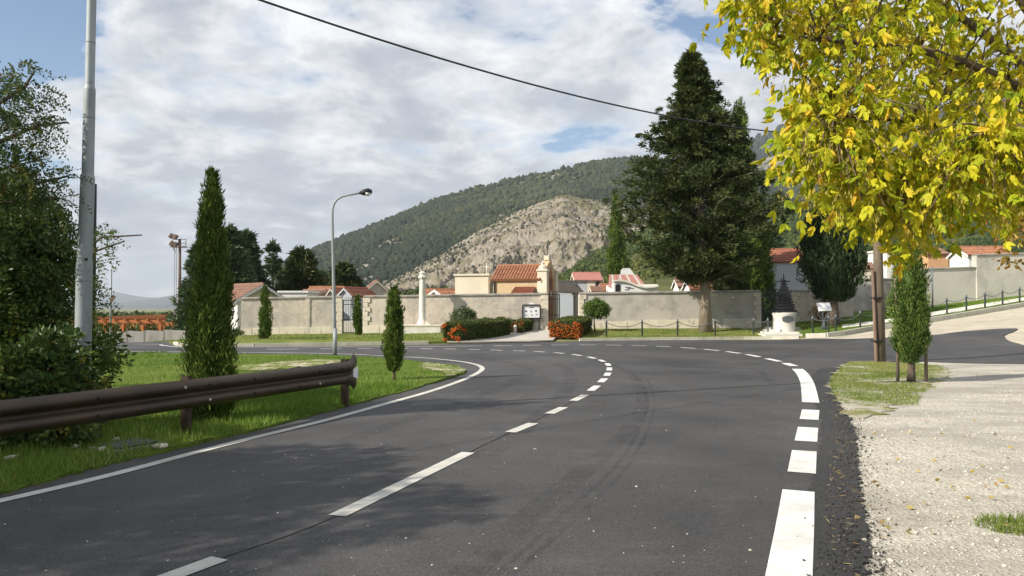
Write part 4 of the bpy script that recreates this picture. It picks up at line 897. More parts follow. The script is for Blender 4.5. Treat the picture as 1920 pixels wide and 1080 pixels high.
def build_shrubs():
    b = ground(870, 41.6); s = b.y / F
    bush('olive_shrub', 'round clipped olive shrub between monument and hedge', 'shrub', b, [((0, 0, 30 * s), (25 * s, 25 * s, 13 * s)), ((0, 0, 36 * s), (18 * s, 18 * s, 11 * s))], 3800, 0.13, 0.04, 'olive_leaf', 61, 90, 0.18, 5, 0.06, core=0.8)
    b = ground(1118, 41.2); s = b.y / F
    r = bush('topiary_tree', 'small round headed green tree with thin stem beside the gate hedge', 'tree', b, [((0, 0, 40 * s), (26 * s, 26 * s, 14 * s)), ((0, 0, 48 * s), (18 * s, 18 * s, 12 * s))], 5200, 0.12, 0.045, 'green_tree_leaf' if 'green_tree_leaf' in MATS else 'cypress_light', 62, 100, 0.18, 1, 0.05, core=0.82)
    mb = MB(); mb.tube([(-22 * s, 0, 26 * s), (20 * s, 0, 26 * s)], 0.018, 6); mb.tube([(-22 * s, 0, 26 * s), (-22 * s, 0, 34 * s)], 0.015, 6); mb.tube([(20 * s, 0, 26 * s), (20 * s, 0, 34 * s)], 0.015, 6); mb.build('support_frame', 'dark_metal', r)
    def hedge(name, label, A, B, wd, hgt, seed, berry_end=0.35, n=9000, nb=900, berrydir=None):
        rng = np.random.default_rng(seed); A = Vector(A); B = Vector(B); d = (B - A); ln = d.length; d.normalize(); sd = Vector((-d.y, d.x))
        root = empty(name, (A.x, A.y, hz(A.x, A.y)), math.atan2(d.y, d.x), label, 'hedge')
        mb = MB(); dz = hz(B.x, B.y) - hz(A.x, A.y)
        def pt(n):
            f = rng.choice(5, n, p=[0.30, 0.30, 0.28, 0.06, 0.06]); u = rng.uniform(0, 1, n) * ln; v = rng.uniform(-0.5, 0.5, n) * wd; z = rng.uniform(0.02, 1, n) * hgt
            v = np.where(f == 0, wd / 2, np.where(f == 1, -wd / 2, v)); z = np.where(f == 2, hgt, z); u = np.where(f == 3, 0, np.where(f == 4, ln, u))
            nrm = np.stack([np.where(f == 3, -1, np.where(f == 4, 1, 0)), np.where(f == 0, 1, np.where(f == 1, -1, 0)), np.where(f == 2, 1, 0)], -1).astype(float)
            wob = (fbm(u * 2.2 + 3, v * 2.2 + z * 2.0, 4, seed) - 0.5) * 0.30
            rd = 0.10 * (np.clip(np.abs(v) / (wd / 2), 0, 1) ** 6) * (np.clip(z / hgt, 0, 1) ** 6)
            P = np.stack([u, v, z + dz * u / ln - rd], -1) + nrm * wob[:, None] + rng.normal(0, 0.025, (n, 3)); return P, nrm, u
        P, nr, u = pt(n); V, Fc = blades(P - nr * 0.05, unit(nr + rng.normal(0, 0.75, (n, 3)) + np.array([0, 0, 0.3])), 0.10 * rng.uniform(0.6, 1.4, n), 0.042, rng)
        tint = rot2(np.clip(rng.normal(0.45, 0.25, n) , 0, 1))
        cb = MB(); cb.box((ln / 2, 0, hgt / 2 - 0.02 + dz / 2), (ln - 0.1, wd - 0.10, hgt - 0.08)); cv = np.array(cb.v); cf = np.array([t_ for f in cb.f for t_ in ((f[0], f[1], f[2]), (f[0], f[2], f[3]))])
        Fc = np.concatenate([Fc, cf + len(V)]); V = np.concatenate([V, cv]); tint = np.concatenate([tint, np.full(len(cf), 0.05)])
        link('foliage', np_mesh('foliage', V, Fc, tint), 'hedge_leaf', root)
        P, nr, u = pt(nb * 12); k = (rng.uniform(0, 1, len(u)) < np.exp(-u / berry_end)) & (nr[:, 2] < 0.5) & (fbm(P[:, 1] * 2.5 + 7, P[:, 2] * 2.5 + u, 3, seed + 5) > 0.46) & (P[:, 1] < wd * 0.8)
        P = (P + nr * 0.01)[k][:nb]; V, Fc, nf = blobs(P, rng.uniform(0.014, 0.032, len(P)), rng, 1.0, 0.15)
        o = link('berries', np_mesh('berries', V, Fc, np.repeat(np.clip(rng.normal(0.5, 0.28, len(P)), 0, 1), nf)), 'berry', root); o['kind'] = 'stuff'; o['label'] = 'bright orange berry clusters'
        return root
    a = gp(846, 641).to_2d(); b = gp(945, 627.5).to_2d()
    hedge('hedge', 'long clipped hedge with orange berries at its road end', a, b, 0.8, 0.86, 71, 0.4, 11000, 1100)
    a = gp(968, 625.5).to_2d(); b = gp(993, 619).to_2d()
    hedge('hedge', 'short dark hedge below the notice board', a, b, 0.75, 0.70, 72, 0.2, 4500, 120)
    a = gp(1058, 634.5).to_2d(); b = a + Vector((1.0, 3.2))
    hedge('hedge', 'clipped hedge covered in red berries beside the main gate path', a, b, 1.45, 0.86, 73, 0.45, 11000, 1000)
    # left bushes
    b = Vector((-5.85, 9.4, 0.03))
    bush('leafy_shrub', 'broad leaved green shrub around the foot of the galvanised pole', 'shrub', b, [((-0.1, 0.0, 0.60), (0.60, 0.6, 0.50)), ((0.28, 0.1, 0.36), (0.34, 0.4, 0.30)), ((-0.5, 0.1, 0.6), (0.5, 0.5, 0.5)), ((0.0, 0.3, 0.98), (0.36, 0.3, 0.26)), ((0.42, 0.3, 0.58), (0.14, 0.2, 0.28))], 5200, 0.105, 0.062, 'broad_leaf', 81, 130, 0.22, 7, 0.03, core=0.55, hang=0.25)
    bush('yellow_shrub', 'low yellowing shrub at the edge of the dark trees', 'shrub', Vector((-6.55, 9.2, 0.03)), [((0, 0, 0.62), (0.45, 0.4, 0.42)), ((-0.5, -0.2, 0.55), (0.5, 0.4, 0.42))], 2600, 0.10, 0.055, 'shrub_yellow', 82, 70, 0.2, 5, 0.025, core=0.5)
    bush('ground_shrub', 'dark low shrub beneath the guardrail beam', 'shrub', Vector((-5.15, 8.55, 0.03)), [((0, 0, 0.22), (0.55, 0.36, 0.22)), ((-0.9, -0.1, 0.22), (0.6, 0.4, 0.25))], 2600, 0.075, 0.045, 'broad_leaf', 83, 70, 0.16, 4, 0.02, core=0.5)
    bush('climbing_shrub', 'leafy sprays of yellow green vine behind the galvanised pole', 'shrub', Vector((-7.15, 12.6, 0.03)), [((0.1, 0, 0.95), (0.4, 0.3, 0.28)), ((0.40, 0, 0.7), (0.28, 0.3, 0.45)), ((-0.3, 0, 0.6), (0.5, 0.4, 0.5))], 1500, 0.10, 0.055, 'cypress_light', 84, 70, 0.22, 5, 0.02, core=0.45)
    # planter shrub by the gatehouse
    bush('low_shrub', 'small dark shrub at the gatehouse corner', 'shrub', ground(440, 41.5), [((0, 0, 0.28), (0.45, 0.3, 0.14))], 500, 0.12, 0.05, 'hedge_leaf', 85, 20, 0.15, 3, 0.02)
    bush('red_shrub', 'small reddish shrub behind the white sign', 'shrub', ground(1530, 41.5), [((0, 0, 0.5), (0.55, 0.35, 0.40)), ((0.5, 0, 0.9), (0.25, 0.2, 0.45))], 700, 0.13, 0.05, 'brown_leaf', 86, 26, 0.2, 4, 0.02)
build_shrubs()

def locust(name, label, base, ells, nsp, seed, trunk_pts, trunk_r, m='locust_leaf', nl=13, leaf=0.05, core=None, group=None, dense=0):
    """tree of pinnate sprays: every spray is a thin stalk with paired leaflets"""
    rng = np.random.default_rng(seed); root = empty(name, base, 0, label, 'tree', group)
    P, U = leafcloud(ells, nsp, 0, 0, rng, 0.45)
    D = unit(U + rng.normal(0, 0.5, U.shape) + np.array([0, 0, -0.15])); ln = rng.uniform(0.18, 0.34, nsp)
    S = unit(np.cross(D, rng.normal(size=(nsp, 3))))
    idx = np.repeat(np.arange(nsp), nl); f = np.tile(np.linspace(0.15, 1, nl), nsp); sg = np.tile(np.where(np.arange(nl) % 2, 1, -1), nsp)
    Q = P[idx] + D[idx] * (ln[idx] * f)[:, None] - np.array([0, 0, 1]) * (ln[idx] * f * f * 0.35)[:, None]
    LD = unit(S[idx] * sg[:, None] + D[idx] * 0.5 + rng.normal(0, 0.25, (len(idx), 3)))
    V, Fc = blades(Q, LD, leaf * rng.uniform(0.8, 1.3, len(idx)), leaf * 0.48, rng, 0.5, 0.05)
    st = np.clip(rng.normal(0.45, 0.24, nsp), 0, 1); tint = rot2(np.clip(st[idx] + rng.normal(0, 0.1, len(idx)), 0, 1))
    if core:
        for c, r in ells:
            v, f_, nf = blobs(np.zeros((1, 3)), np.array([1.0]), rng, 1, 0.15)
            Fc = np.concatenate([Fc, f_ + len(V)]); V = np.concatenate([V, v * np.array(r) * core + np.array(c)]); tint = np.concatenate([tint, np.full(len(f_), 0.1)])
    link('crown', np_mesh('crown', V, Fc, tint), m, root)
    mb = MB(); mb.tube(trunk_pts, trunk_r, 10); tb = mb.build('trunk', 'bark', root, True)
    top = Vector(trunk_pts[-2])
    for c, r in ells:
        c = Vector(c); mid_ = top.lerp(c, 0.5) + Vector((rng.normal(0, 0.15), rng.normal(0, 0.15), 0.15))
        lb = MB(); lb.tube([top, mid_, c, c + Vector((rng.normal(0, 0.4), rng.normal(0, 0.4), r[2] * 0.8))], [trunk_r[-1] * 1.1, trunk_r[-1] * 0.8, trunk_r[-1] * 0.5, 0.012], 6); lb.build('limb', 'bark', root)
    return root
def build_left_trees():
    # masses given in world coordinates relative to the base
    def loc(px, py, Y, b): 
        p = at(px, py, Y); return (p.x - b[0], p.y - b[1], p.z - b[2])
    b = (-8.6, 11.4, 0.03)
    E = [(loc(25, 490, 11.0, b), (0.62, 0.9, 1.0)), (loc(70, 530, 11.2, b), (0.36, 0.6, 0.75)), (loc(55, 430, 11.4, b), (0.42, 0.6, 0.5)), (loc(-50, 430, 11.4, b), (0.9, 0.9, 0.9)), (loc(5, 385, 11.6, b), (0.55, 0.7, 0.38)), (loc(50, 600, 11.2, b), (0.5, 0.7, 0.5)), (loc(-60, 560, 11.2, b), (1.0, 1.0, 1.0)), (loc(92, 460, 11.2, b), (0.22, 0.4, 0.36))]
    locust('ivy_tree', 'dense dark ivy clad tree beside the galvanised pole', b, E, 4600, 91, [(0, 0, -0.1), (0.05, 0, 1.0), (0.0, 0.05, 2.0), (-0.1, 0, 3.0)], [0.22, 0.18, 0.15, 0.08], 'broad_leaf', 9, 0.075, core=0.62)
    b = (-8.9, 10.0, 0.03)
    E = [(loc(15, 240, 9.6, b), (0.42, 0.4, 0.62)), (loc(45, 165, 9.6, b), (0.26, 0.25, 0.26)), (loc(70, 235, 9.5, b), (0.22, 0.2, 0.16)), (loc(-30, 330, 9.8, b), (0.7, 0.5, 0.5)), (loc(60, 345, 9.8, b), (0.5, 0.4, 0.20)), (loc(-70, 200, 9.8, b), (0.7, 0.5, 0.8)), (loc(108, 372, 9.9, b), (0.2, 0.2, 0.14))]
    locust('locust_tree', 'feathery locust tree with light sprays rising above the ivy tree', b, E, 1000, 92, [(0, 0, -0.1), (0.2, 0, 1.2), (0.35, 0, 2.6), (0.6, 0, 4.0)], [0.13, 0.11, 0.08, 0.045], 'locust_leaf', 15, 0.05)
    # further trees along the road: the nearest of them shades the asphalt
    for i, (x, y, z, s) in enumerate(((-9.6, 3.4, 4.6, 1.0), (-11.0, -0.8, 5.4, 1.2), (-10.6, 5.3, 3.7, 0.8))):
        E = [((0, 0, z), (1.6 * s, 1.5 * s, 1.3 * s)), ((1.0, 0.4, z - 0.9), (1.1, 1.0, 0.9)), ((-1, -0.6, z - 0.3), (1.2, 1.2, 1.1)), ((0.5, -1.0, z + 0.8), (1.2, 1.0, 0.8)), ((0.3, 1.1, z + 0.3), (1.0, 0.9, 0.9))]
        locust('locust_tree', ('locust tree beside the road whose crown dapples the asphalt with shade', 'taller locust tree behind the verge shading the road', 'smaller locust tree whose crown shades the grass verge under the guardrail')[i], (x, y, 0.03), E, 2600, 95 + i, [(0, 0, -0.1), (0.1, 0, 1.6), (0.05, 0, 3.0), (0, 0, z)], [0.18, 0.15, 0.12, 0.06], 'locust_leaf', 11, 0.10)
    # dark twigs reaching out beside the pole
    b = (-9.2, 14.5, 0.03)
    E = [(loc(182, 470, 14.0, b), (0.20, 0.2, 0.24)), (loc(190, 445, 14.0, b), (0.22, 0.2, 0.12)), (loc(130, 500, 14.2, b), (0.25, 0.3, 0.5)), (loc(176, 560, 14.2, b), (0.2, 0.2, 0.35)), (loc(90, 560, 14.2, b), (0.9, 0.5, 0.9))]
    locust('twiggy_tree', 'thin dark tree with twigs reaching past the galvanised pole', b, E, 420, 98, [(0, 0, -0.1), (0.1, 0, 0.8), (0.2, 0, 1.6), (0.4, 0, 2.2)], [0.09, 0.08, 0.06, 0.04], 'locust_leaf', 9, 0.07)
build_left_trees()

# ------------------------------------------------------------------ the yellow maple on the right
def build_maple():
    rng = np.random.default_rng(7); base = Vector((4.75, 5.5, -0.01))
    root = empty('maple_tree', base, 0, 'bright yellow ash leaved maple hanging over the gravel verge', 'tree')
    lower = lambda x: np.interp(x, [1340, 1375, 1420, 1450, 1490, 1560, 1610, 1650, 1700, 1740, 1775, 1830, 1920, 2300], [40, 95, 140, 262, 318, 372, 405, 412, 455, 432, 385, 365, 400, 390])
    left = lambda y: np.interp(y, [-800, -300, -80, 20, 90, 150, 220, 300, 400], [1560, 1420, 1372, 1372, 1420, 1468, 1492, 1488, 1520])
    fork = base + Vector((0.05, 0.05, 2.0))
    tb = MB(); tb.tube([base + Vector((0, 0, -0.1)), base + Vector((0.02, 0, 0.7)), base + Vector((-0.02, 0.02, 1.4)), fork], [0.17, 0.135, 0.125, 0.12], 12)
    tb.v = [tuple(Vector(v) - base) for v in tb.v]; tb.build('trunk', 'maple_bark', root, True)
    lim = MB(); nodes = []
    def limb(a, b, r0, r1, n=9, sag=0.25, wob=0.07):
        a = Vector(a); b = Vector(b); pts = []
        ph = rng.uniform(0, 6, 3)
        for i in range(n):
            t = i / (n - 1); p = a.lerp(b, t); p.z += sag * math.sin(math.pi * t); l = (b - a).length
            p += Vector((math.sin(3 * t * 2 + ph[0]), math.sin(4 * t + ph[1]), math.sin(5 * t + ph[2]))) * wob * l * 0.35 * t * (1.2 - t)
            pts.append(p)
        lim.tube([p - base for p in pts], [r0 + (r1 - r0) * i / (n - 1) for i in range(n)], 6, False)
        return pts
    mains = []
    for px, py, Y in ((1480, -160, 5.2), (1640, -300, 5.6), (1850, -420, 6.2), (2100, -350, 5.6), (1450, 60, 4.9), (1560, 210, 4.7), (1700, 330, 4.9), (1880, 260, 4.4), (2150, 100, 4.6), (2300, 250, 5.6), (1760, 120, 7.0), (1980, 330, 7.2), (1600, 60, 6.8), (2250, -100, 7.2)):
        mains.append(limb(fork + Vector((0, 0, rng.uniform(-0.25, 0.35))), at(px, py, Y), 0.045, 0.011, 10, 0.35))
    tips = []
    for k in range(900):
        # a target for a secondary branch, inside the crown
        for _ in range(60):
            px = rng.uniform(1340, 2330) if k % 3 else rng.uniform(1345, 1900); py = rng.uniform(-620, 500); Y = rng.uniform(4.1, 7.6)
            if k % 4 == 0: py = lower(px) - rng.uniform(0, 70); Y = rng.uniform(4.1, 5.6)
            elif k % 11 == 0: px = left(py) + rng.uniform(0, 60); Y = rng.uniform(4.3, 5.6)
            if py < lower(px) and px > left(py): break
        tgt = at(px, py, Y); best = None
        for m_ in mains:
            for i in range(2, 10):
                d_ = (m_[i] - tgt).length
                if best is None or d_ < best[0]: best = (d_, m_[i])
        src = best[1]
        if best[0] > 2.2: src = src.lerp(tgt, 0.35)
        pts = limb(src, tgt, 0.0085, 0.0025, 7, 0.08, 0.12)
        tips.append((pts, px))
    lim.build('branches', 'maple_bark', root, True)
    # compound leaves: petiole + 3..5 hanging leaflets
    def compound(seed, k):
        r = np.random.default_rng(seed); V = []; Fs = []; T = []
        t0 = float(np.clip(r.normal(0.52, 0.20), 0, 0.97))
        def leaflet(o, d, s, L, W):
            up = unit(np.cross(s, d)); b = len(V); fold = r.uniform(0.1, 0.45) * W; cur = r.uniform(-0.35, 0.15) * L
            def pt(f, w_, c): return o + d * L * f + s * w_ * W + up * (fold * abs(w_) * 2 + c * f * f)
            V.extend([pt(0, 0, cur), pt(0.32, 0.42, cur), pt(0.66, 0.40, cur), pt(1.0, 0, cur), pt(0.66, -0.40, cur), pt(0.32, -0.42, cur), pt(0.4, 0, cur), pt(0.72, 0, cur)])
            for f in ((0, 1, 6), (1, 2, 7), (1, 7, 6), (2, 3, 7), (3, 4, 7), (4, 5, 6), (4, 6, 7), (5, 0, 6)): Fs.append(tuple(b + i for i in f)); T.append(float(np.clip(t0 + r.normal(0, 0.09), 0, 1)))
        ax = unit(np.array([r.normal(0, 0.35), r.normal(0, 0.35), -1.0])); sx = unit(np.cross(ax, r.normal(size=3)))
        Lp = r.uniform(0.03, 0.07)
        # petiole, a thin blade
        V.extend([np.zeros(3), ax * Lp * 2.2 + sx * 0.0015, ax * Lp * 2.2 - sx * 0.0015]); Fs.append((0, 1, 2)); T.append(0.6)
        leaflet(ax * Lp * 2.2, ax, sx, r.uniform(0.07, 0.095), r.uniform(0.034, 0.044))
        for q in range(k):
            for sg in (-1, 1):
                d = unit(ax * r.uniform(0.7, 1.2) + sx * sg * r.uniform(0.35, 0.75) + r.normal(0, 0.2, 3) + np.array([0, 0, -0.35])); s = unit(np.cross(d, np.cross(sx, ax) + r.normal(0, 0.3, 3)))
                leaflet(ax * Lp * (1.0 + 1.0 * (1 - q / max(k, 1))), d, s, r.uniform(0.058, 0.085), r.uniform(0.028, 0.038))
        return np.array(V), np.array(Fs), np.array(T)
    variants = [compound(100 + i, 1 + (i % 3 > 0)) for i in range(26)]
    metal = [np_mesh('leaf', v, f, t) for v, f, t in variants]
    for me in metal: me.materials.append(MATS['maple_leaf'])
    spots = []
    for pts, px in tips:
        inframe = px < 1960
        nl = rng.integers(13, 22) if inframe else rng.integers(4, 7)
        for q in range(nl):
            f = rng.uniform(0.25, 1.02) * 6; i = min(int(f), 5); p = pts[i].lerp(pts[i + 1], f - i) + Vector(rng.normal(0, 0.11, 3))
            spots.append((p, rng.uniform(0, 6.28), rng.uniform(0.50, 1.0), rng.integers(0, 26), rng.normal(0, 0.4), rng.normal(0, 0.4)))
    def key(s):
        p = s[0]; u = p.x / p.y; v = (p.z - EYE) / p.y
        return -(s[2] / p.length) * (1.0 if (u < 0.66 and v < 0.36) else 0.3)
    spots.sort(key=key)
    Vs = []; Fs = []; Ts = []; nv = 0
    for n_, (p, rz, s, vi, rx, ry) in enumerate(spots):
        M = Matrix.Translation(p - base) @ Matrix.Rotation(rz, 4, 'Z') @ Matrix.Rotation(rx, 4, 'X') @ Matrix.Rotation(ry, 4, 'Y') @ Matrix.Scale(s, 4)
        if n_ < 300:
            o = bpy.data.objects.new('leaf', metal[vi]); C.objects.link(o); o.parent = root; o.matrix_local = M
        else:
            v, f, t = variants[vi]; A = np.array(M)
            Vs.append(v @ A[:3, :3].T + A[:3, 3]); Fs.append(f + nv); Ts.append(np.clip(t + rng.normal(0, 0.12), 0, 0.985)); nv += len(v)
    o = link('foliage', np_mesh('foliage', np.concatenate(Vs), np.concatenate(Fs), np.concatenate(Ts)), 'maple_leaf', root); o['kind'] = 'stuff'
    # hanging winged seeds
    P = []; 
    for pts, px in tips:
        if px > 1960 or rng.uniform() > 0.85: continue
        for q in range(3):
            c = pts[rng.integers(2, 7)] + Vector(rng.normal(0, 0.06, 3)); 
            for s in range(9): P.append(c - base + Vector((rng.normal(0, 0.022), rng.normal(0, 0.022), -rng.uniform(0.0, 0.13))))
    P = np.array([tuple(p) for p in P]); n = len(P); V, Fc = blades(P, unit(np.array([0, 0, -1.0]) + rng.normal(0, 0.35, (n, 3))), 0.035, 0.011, rng, 0.65)
    o = link('seeds', np_mesh('seeds', V, Fc, rot2(rng.uniform(0, 1, n))), 'samara', root); o['kind'] = 'stuff'
build_maple()
def build_right_trees():
    b = (11.35, 16.2, -0.01)
    loc = lambda px, py, Y: tuple(at(px, py, Y) - Vector(b))
    bush('brown_tree', 'russet leaved tree drooping behind the yellow maple', 'tree', b, [(loc(1925, 400, 15.5), (0.55, 0.6, 0.7)), (loc(1900, 300, 15.5), (0.8, 0.8, 0.8)), (loc(2000, 330, 16), (1.2, 1.0, 1.2)), (loc(1905, 455, 15.3), (0.25, 0.3, 0.4)), (loc(1985, 200, 16), (1.3, 1.1, 1.1))], 5200, 0.13, 0.07, 'brown_leaf', 111, 150, 0.3, 1, 0.12, hang=0.5)
build_right_trees()

# ------------------------------------------------------------------ cemetery walls and gates
WY = 43.5
def wall(label, px0, px1, t0, t1, Y0, Y1, m='plaster', base_stones=True, quoin_l=False, quoin_r=False, thick=0.4, coping=True, seed=0, pilasters=(), mcop='coping'):
    rnd = random.Random(seed)
    A = at(px0, t0, Y0); B = at(px1, t1, Y1); d = Vector((B.x - A.x, B.y - A.y)); ln = d.length; ang = math.atan2(d.y, d.x)
    za, zb = hz(A.x, A.y) - 0.15, hz(B.x, B.y) - 0.15
    root = empty('cemetery_wall', (A.x, A.y, za), ang, label, 'wall')
    L = lambda u: (za + (zb - za) * u / ln - za, A.z + (B.z - A.z) * u / ln - za)      # local bottom and top heights
    mb = MB(); n = max(2, int(ln / 1.2))
    for i in range(n):
        u0, u1 = ln * i / n, ln * (i + 1) / n
        for (u, v) in ((u0, u1),):
            b0, t0_ = L(u); b1, t1_ = L(v)
            mb.add([(u, 0, b0), (v, 0, b1), (v, 0, t1_), (u, 0, t0_), (u, thick, b0), (v, thick, b1), (v, thick, t1_), (u, thick, t0_)],
                   [(0, 1, 2, 3), (5, 4, 7, 6), (3, 2, 6, 7)] + ([(4, 0, 3, 7)] if i == 0 else []) + ([(1, 5, 6, 2)] if i == n - 1 else []))
    mb.build('plaster', m, root)
    if coping:
        k = max(1, round(ln / 1.5))
        for i in range(k):
            u0, u1 = ln * i / k + 0.006, ln * (i + 1) / k - 0.006; t0_, t1_ = L(u0)[1], L(u1)[1]; j = rnd.uniform(-0.006, 0.006)
            c = MB(); y0, y1, hh_ = -0.06 + j, thick + 0.06, 0.085 + rnd.uniform(0, 0.012)
            c.add([(u0, y0, t0_), (u1, y0, t1_), (u1, y1, t1_), (u0, y1, t0_), (u0, y0, t0_ + hh_ * 0.7), (u1, y0, t1_ + hh_ * 0.7), (u1, y1, t1_ + hh_ * 0.7), (u0, y1, t0_ + hh_ * 0.7), (u0, thick / 2, t0_ + hh_ * 1.3), (u1, thick / 2, t1_ + hh_ * 1.3)],
                  [(0, 3, 2, 1), (0, 1, 5, 4), (2, 3, 7, 6), (4, 5, 9, 8), (6, 7, 8, 9), (0, 4, 8, 7, 3), (1, 2, 6, 9, 5)])
            c.build('coping_stone', mcop, root)
    if base_stones:
        u = 0.02
        while u < ln - 0.2:
            wdt = min(rnd.uniform(0.55, 1.05), ln - u - 0.01); hh_ = 0.57 + rnd.uniform(-0.03, 0.03); b0, _ = L(u + wdt / 2)
            s = MB(); s.box((u + wdt / 2, -0.012 - rnd.uniform(0, 0.02), b0 + 0.05 + hh_ / 2), (wdt - 0.015, 0.05, hh_)); s.build('stone', 'limestone', root); u += wdt
    for side, on in ((0, quoin_l), (1, quoin_r)):
        if not on: continue
        b0, t_ = L(0 if side == 0 else ln); q = 8; hh_ = (t_ - b0 - 0.15) / q
        for i in range(q):
            wdt = 0.42 if i % 2 else 0.28; cu = wdt / 2 - 0.02 if side == 0 else ln - wdt / 2 + 0.02
            s = MB(); s.box((cu, 0.18, b0 + 0.13 + hh_ * (i + 0.5)), (wdt, 0.47, hh_ - 0.015)); s.build('quoin', 'limestone', root)
    for u in pilasters:
        b0, t_ = L(u * ln); s = MB(); s.box((u * ln, -0.02, (b0 + t_) / 2), (0.22, 0.06, t_ - b0 - 0.02)); s.build('pilaster', m, root)
    return root
def iron_gate(label, px0, px1, top, Y, bars, m='black_iron', leaf_angle=0.0, arch=0.0, rz=None, lower=True):
    A = ground(px0, Y); B = ground(px1, Y); ln = B.x - A.x; hgt = ZZ(top, Y) - A.z
    root = empty('iron_gate', A, leaf_angle, label, 'gate')
    fr = MB()
    for x in (0.02, ln - 0.02): fr.box((x, 0, hgt / 2), (0.05, 0.05, hgt))
    for z in (0.10, hgt * 0.42, hgt * 0.86, hgt - 0.03): fr.box((ln / 2, 0.002, z), (ln - 0.1, 0.034, 0.04))
    fr.build('frame', m, root)
    me = MB(); me.box((0, 0, (hgt + 0.04) / 2), (0.022, 0.022, hgt + 0.08)); me.add([(-0.02, -0.02, hgt + 0.08), (0.02, -0.02, hgt + 0.08), (0.02, 0.02, hgt + 0.08), (-0.02, 0.02, hgt + 0.08), (0, 0, hgt + 0.18)], [(0, 1, 4), (1, 2, 4), (2, 3, 4), (3, 0, 4)])
    me = me.mesh('bar'); me.materials.append(MATS[m])
    for i in range(bars):
        o = bpy.data.objects.new('bar', me); C.objects.link(o); o.parent = root; o.location = (0.07 + (ln - 0.14) * (i + 0.5) / bars, 0.004, 0)
    return root
def build_walls():
    wall('long plastered wall between the gatehouse and the small iron gate', 452, 641, 561.5, 558.2, 43.0, WY, quoin_r=True, seed=1, pilasters=(0.66,))
    wall('plastered wall with notice board between small gate and main gate', 681, 1027, 557.8, 552.6, WY, WY, quoin_l=True, quoin_r=True, seed=2)
    wall('grey stained wall behind the chain posts and big conifer', 1086, 1426, 551.8, 547.5, WY, WY, 'plaster_grey', quoin_l=True, quoin_r=True, seed=3, pilasters=(0.78,))
    wall('short wall with rough stone jamb beside the dark stout cypress', 1486, 1600, 547.0, 545.5, WY, WY, 'plaster', quoin_l=True, base_stones=False, seed=4)
    wall('shaded wall section set back behind the utility pole', 1588, 1694, 526, 524, 48.6, 48.8, 'plaster_grey', base_stones=False, seed=5, pilasters=(0.12,))
    wall('pale plain wall climbing beside the gravel path', 1690, 1834, 507, 503, 46.6, 47.6, 'plaster_pale', base_stones=False, seed=6)
    wall('tall pale wall step below the tiled chapel', 1831, 2010, 479.5, 474, 47.5, 48.6, 'plaster_pale', base_stones=False, seed=7)
    iron_gate('narrow iron gate between stone jambs behind a slim cypress', 643, 680, 562, WY + 0.2, 10)
    g = iron_gate('black iron leaf of the open main cemetery gate', 1028.5, 1050, 551, WY + 0.15, 9, leaf_angle=0.12)
    iron_gate('dark iron gate behind the pyramid war memorial', 1429, 1485, 547, WY + 0.2, 14, m='grey_iron')
    # gatehouse fence: nothing else
build_walls()

# ------------------------------------------------------------------ chapels and other buildings
def gable(name, label, cat, c, rz, l, w_, z0, ze, zr, wallm, roofm, over=0.18, n=14, amp=0.045, rows=3, thick=0.07, gablem=None):
    """house with its ridge along local x, local origin at the middle of its foot"""
    root = empty(name, (c[0], c[1], z0), rz, label, cat)
    e = ze - z0; r = zr - z0; L, W = l / 2, w_ / 2
    mb = MB(); mb.add([(-L, -W, -0.2), (L, -W, -0.2), (L, W, -0.2), (-L, W, -0.2), (-L, -W, e), (L, -W, e), (L, W, e), (-L, W, e), (-L, 0, r - 0.03), (L, 0, r - 0.03)],
                      [(0, 1, 5, 4), (2, 3, 7, 6), (1, 2, 6, 9, 5), (3, 0, 4, 8, 7)]); mb.build('wall', wallm, root)
    k = (r - e) / W; o2 = over
    rf = MB()
    for s in (-1, 1):
        rf.corr((-L - o2, s * (W + o2), e - k * o2 + 0.02), (L + o2, s * (W + o2), e - k * o2 + 0.02), (-L - o2, 0, r + 0.02), (L + o2, 0, r + 0.02), n, amp, rows, thick)
    ro = rf.build('roof', roofm, root)
    rc = MB(); rc.tube([(-L - o2, 0, r + 0.04), (L + o2, 0, r + 0.04)], 0.08, 8); rc.build('ridge_cap', roofm, ro)
    for sx in (-1, 1):
        for s in (-1, 1):
            x = sx * (L + o2 - 0.02)
            p = [(x, s * (W + o2), e - k * o2 - 0.14), (x, s * (W + o2), e - k * o2 + 0.01), (x, 0, r + 0.01), (x, 0, r - 0.14)]
            MB().prism(p, (sx * 0.035, 0, 0)).build('bargeboard', gablem or wallm, ro)
    return root
def part_box(root, name, m, c, d, rz=0.0): return MB().box(c, d, rz).build(name, m, root)
def flat(name, label, px0, px1, top, Y, depth, wallm, z0=None, rz=0.0, cornice=True, cm=None, cat='building'):
    a = at(px0, top, Y); b = at(px1, top, Y); x = (a.x + b.x) / 2; zb = hz(x, Y + depth / 2) if z0 is None else z0
    root = empty(name, (x, Y + depth / 2, zb), rz, label, cat); hh_ = a.z - zb; ln = b.x - a.x
    part_box(root, 'wall', wallm, (0, 0, hh_ / 2 - 0.1), (ln, depth, hh_ + 0.2 - 0.001))
    if cornice: part_box(root, 'cornice', cm or wallm, (0, 0, hh_ + 0.07), (ln + 0.18, depth + 0.18, 0.13))
    return root, ln, hh_
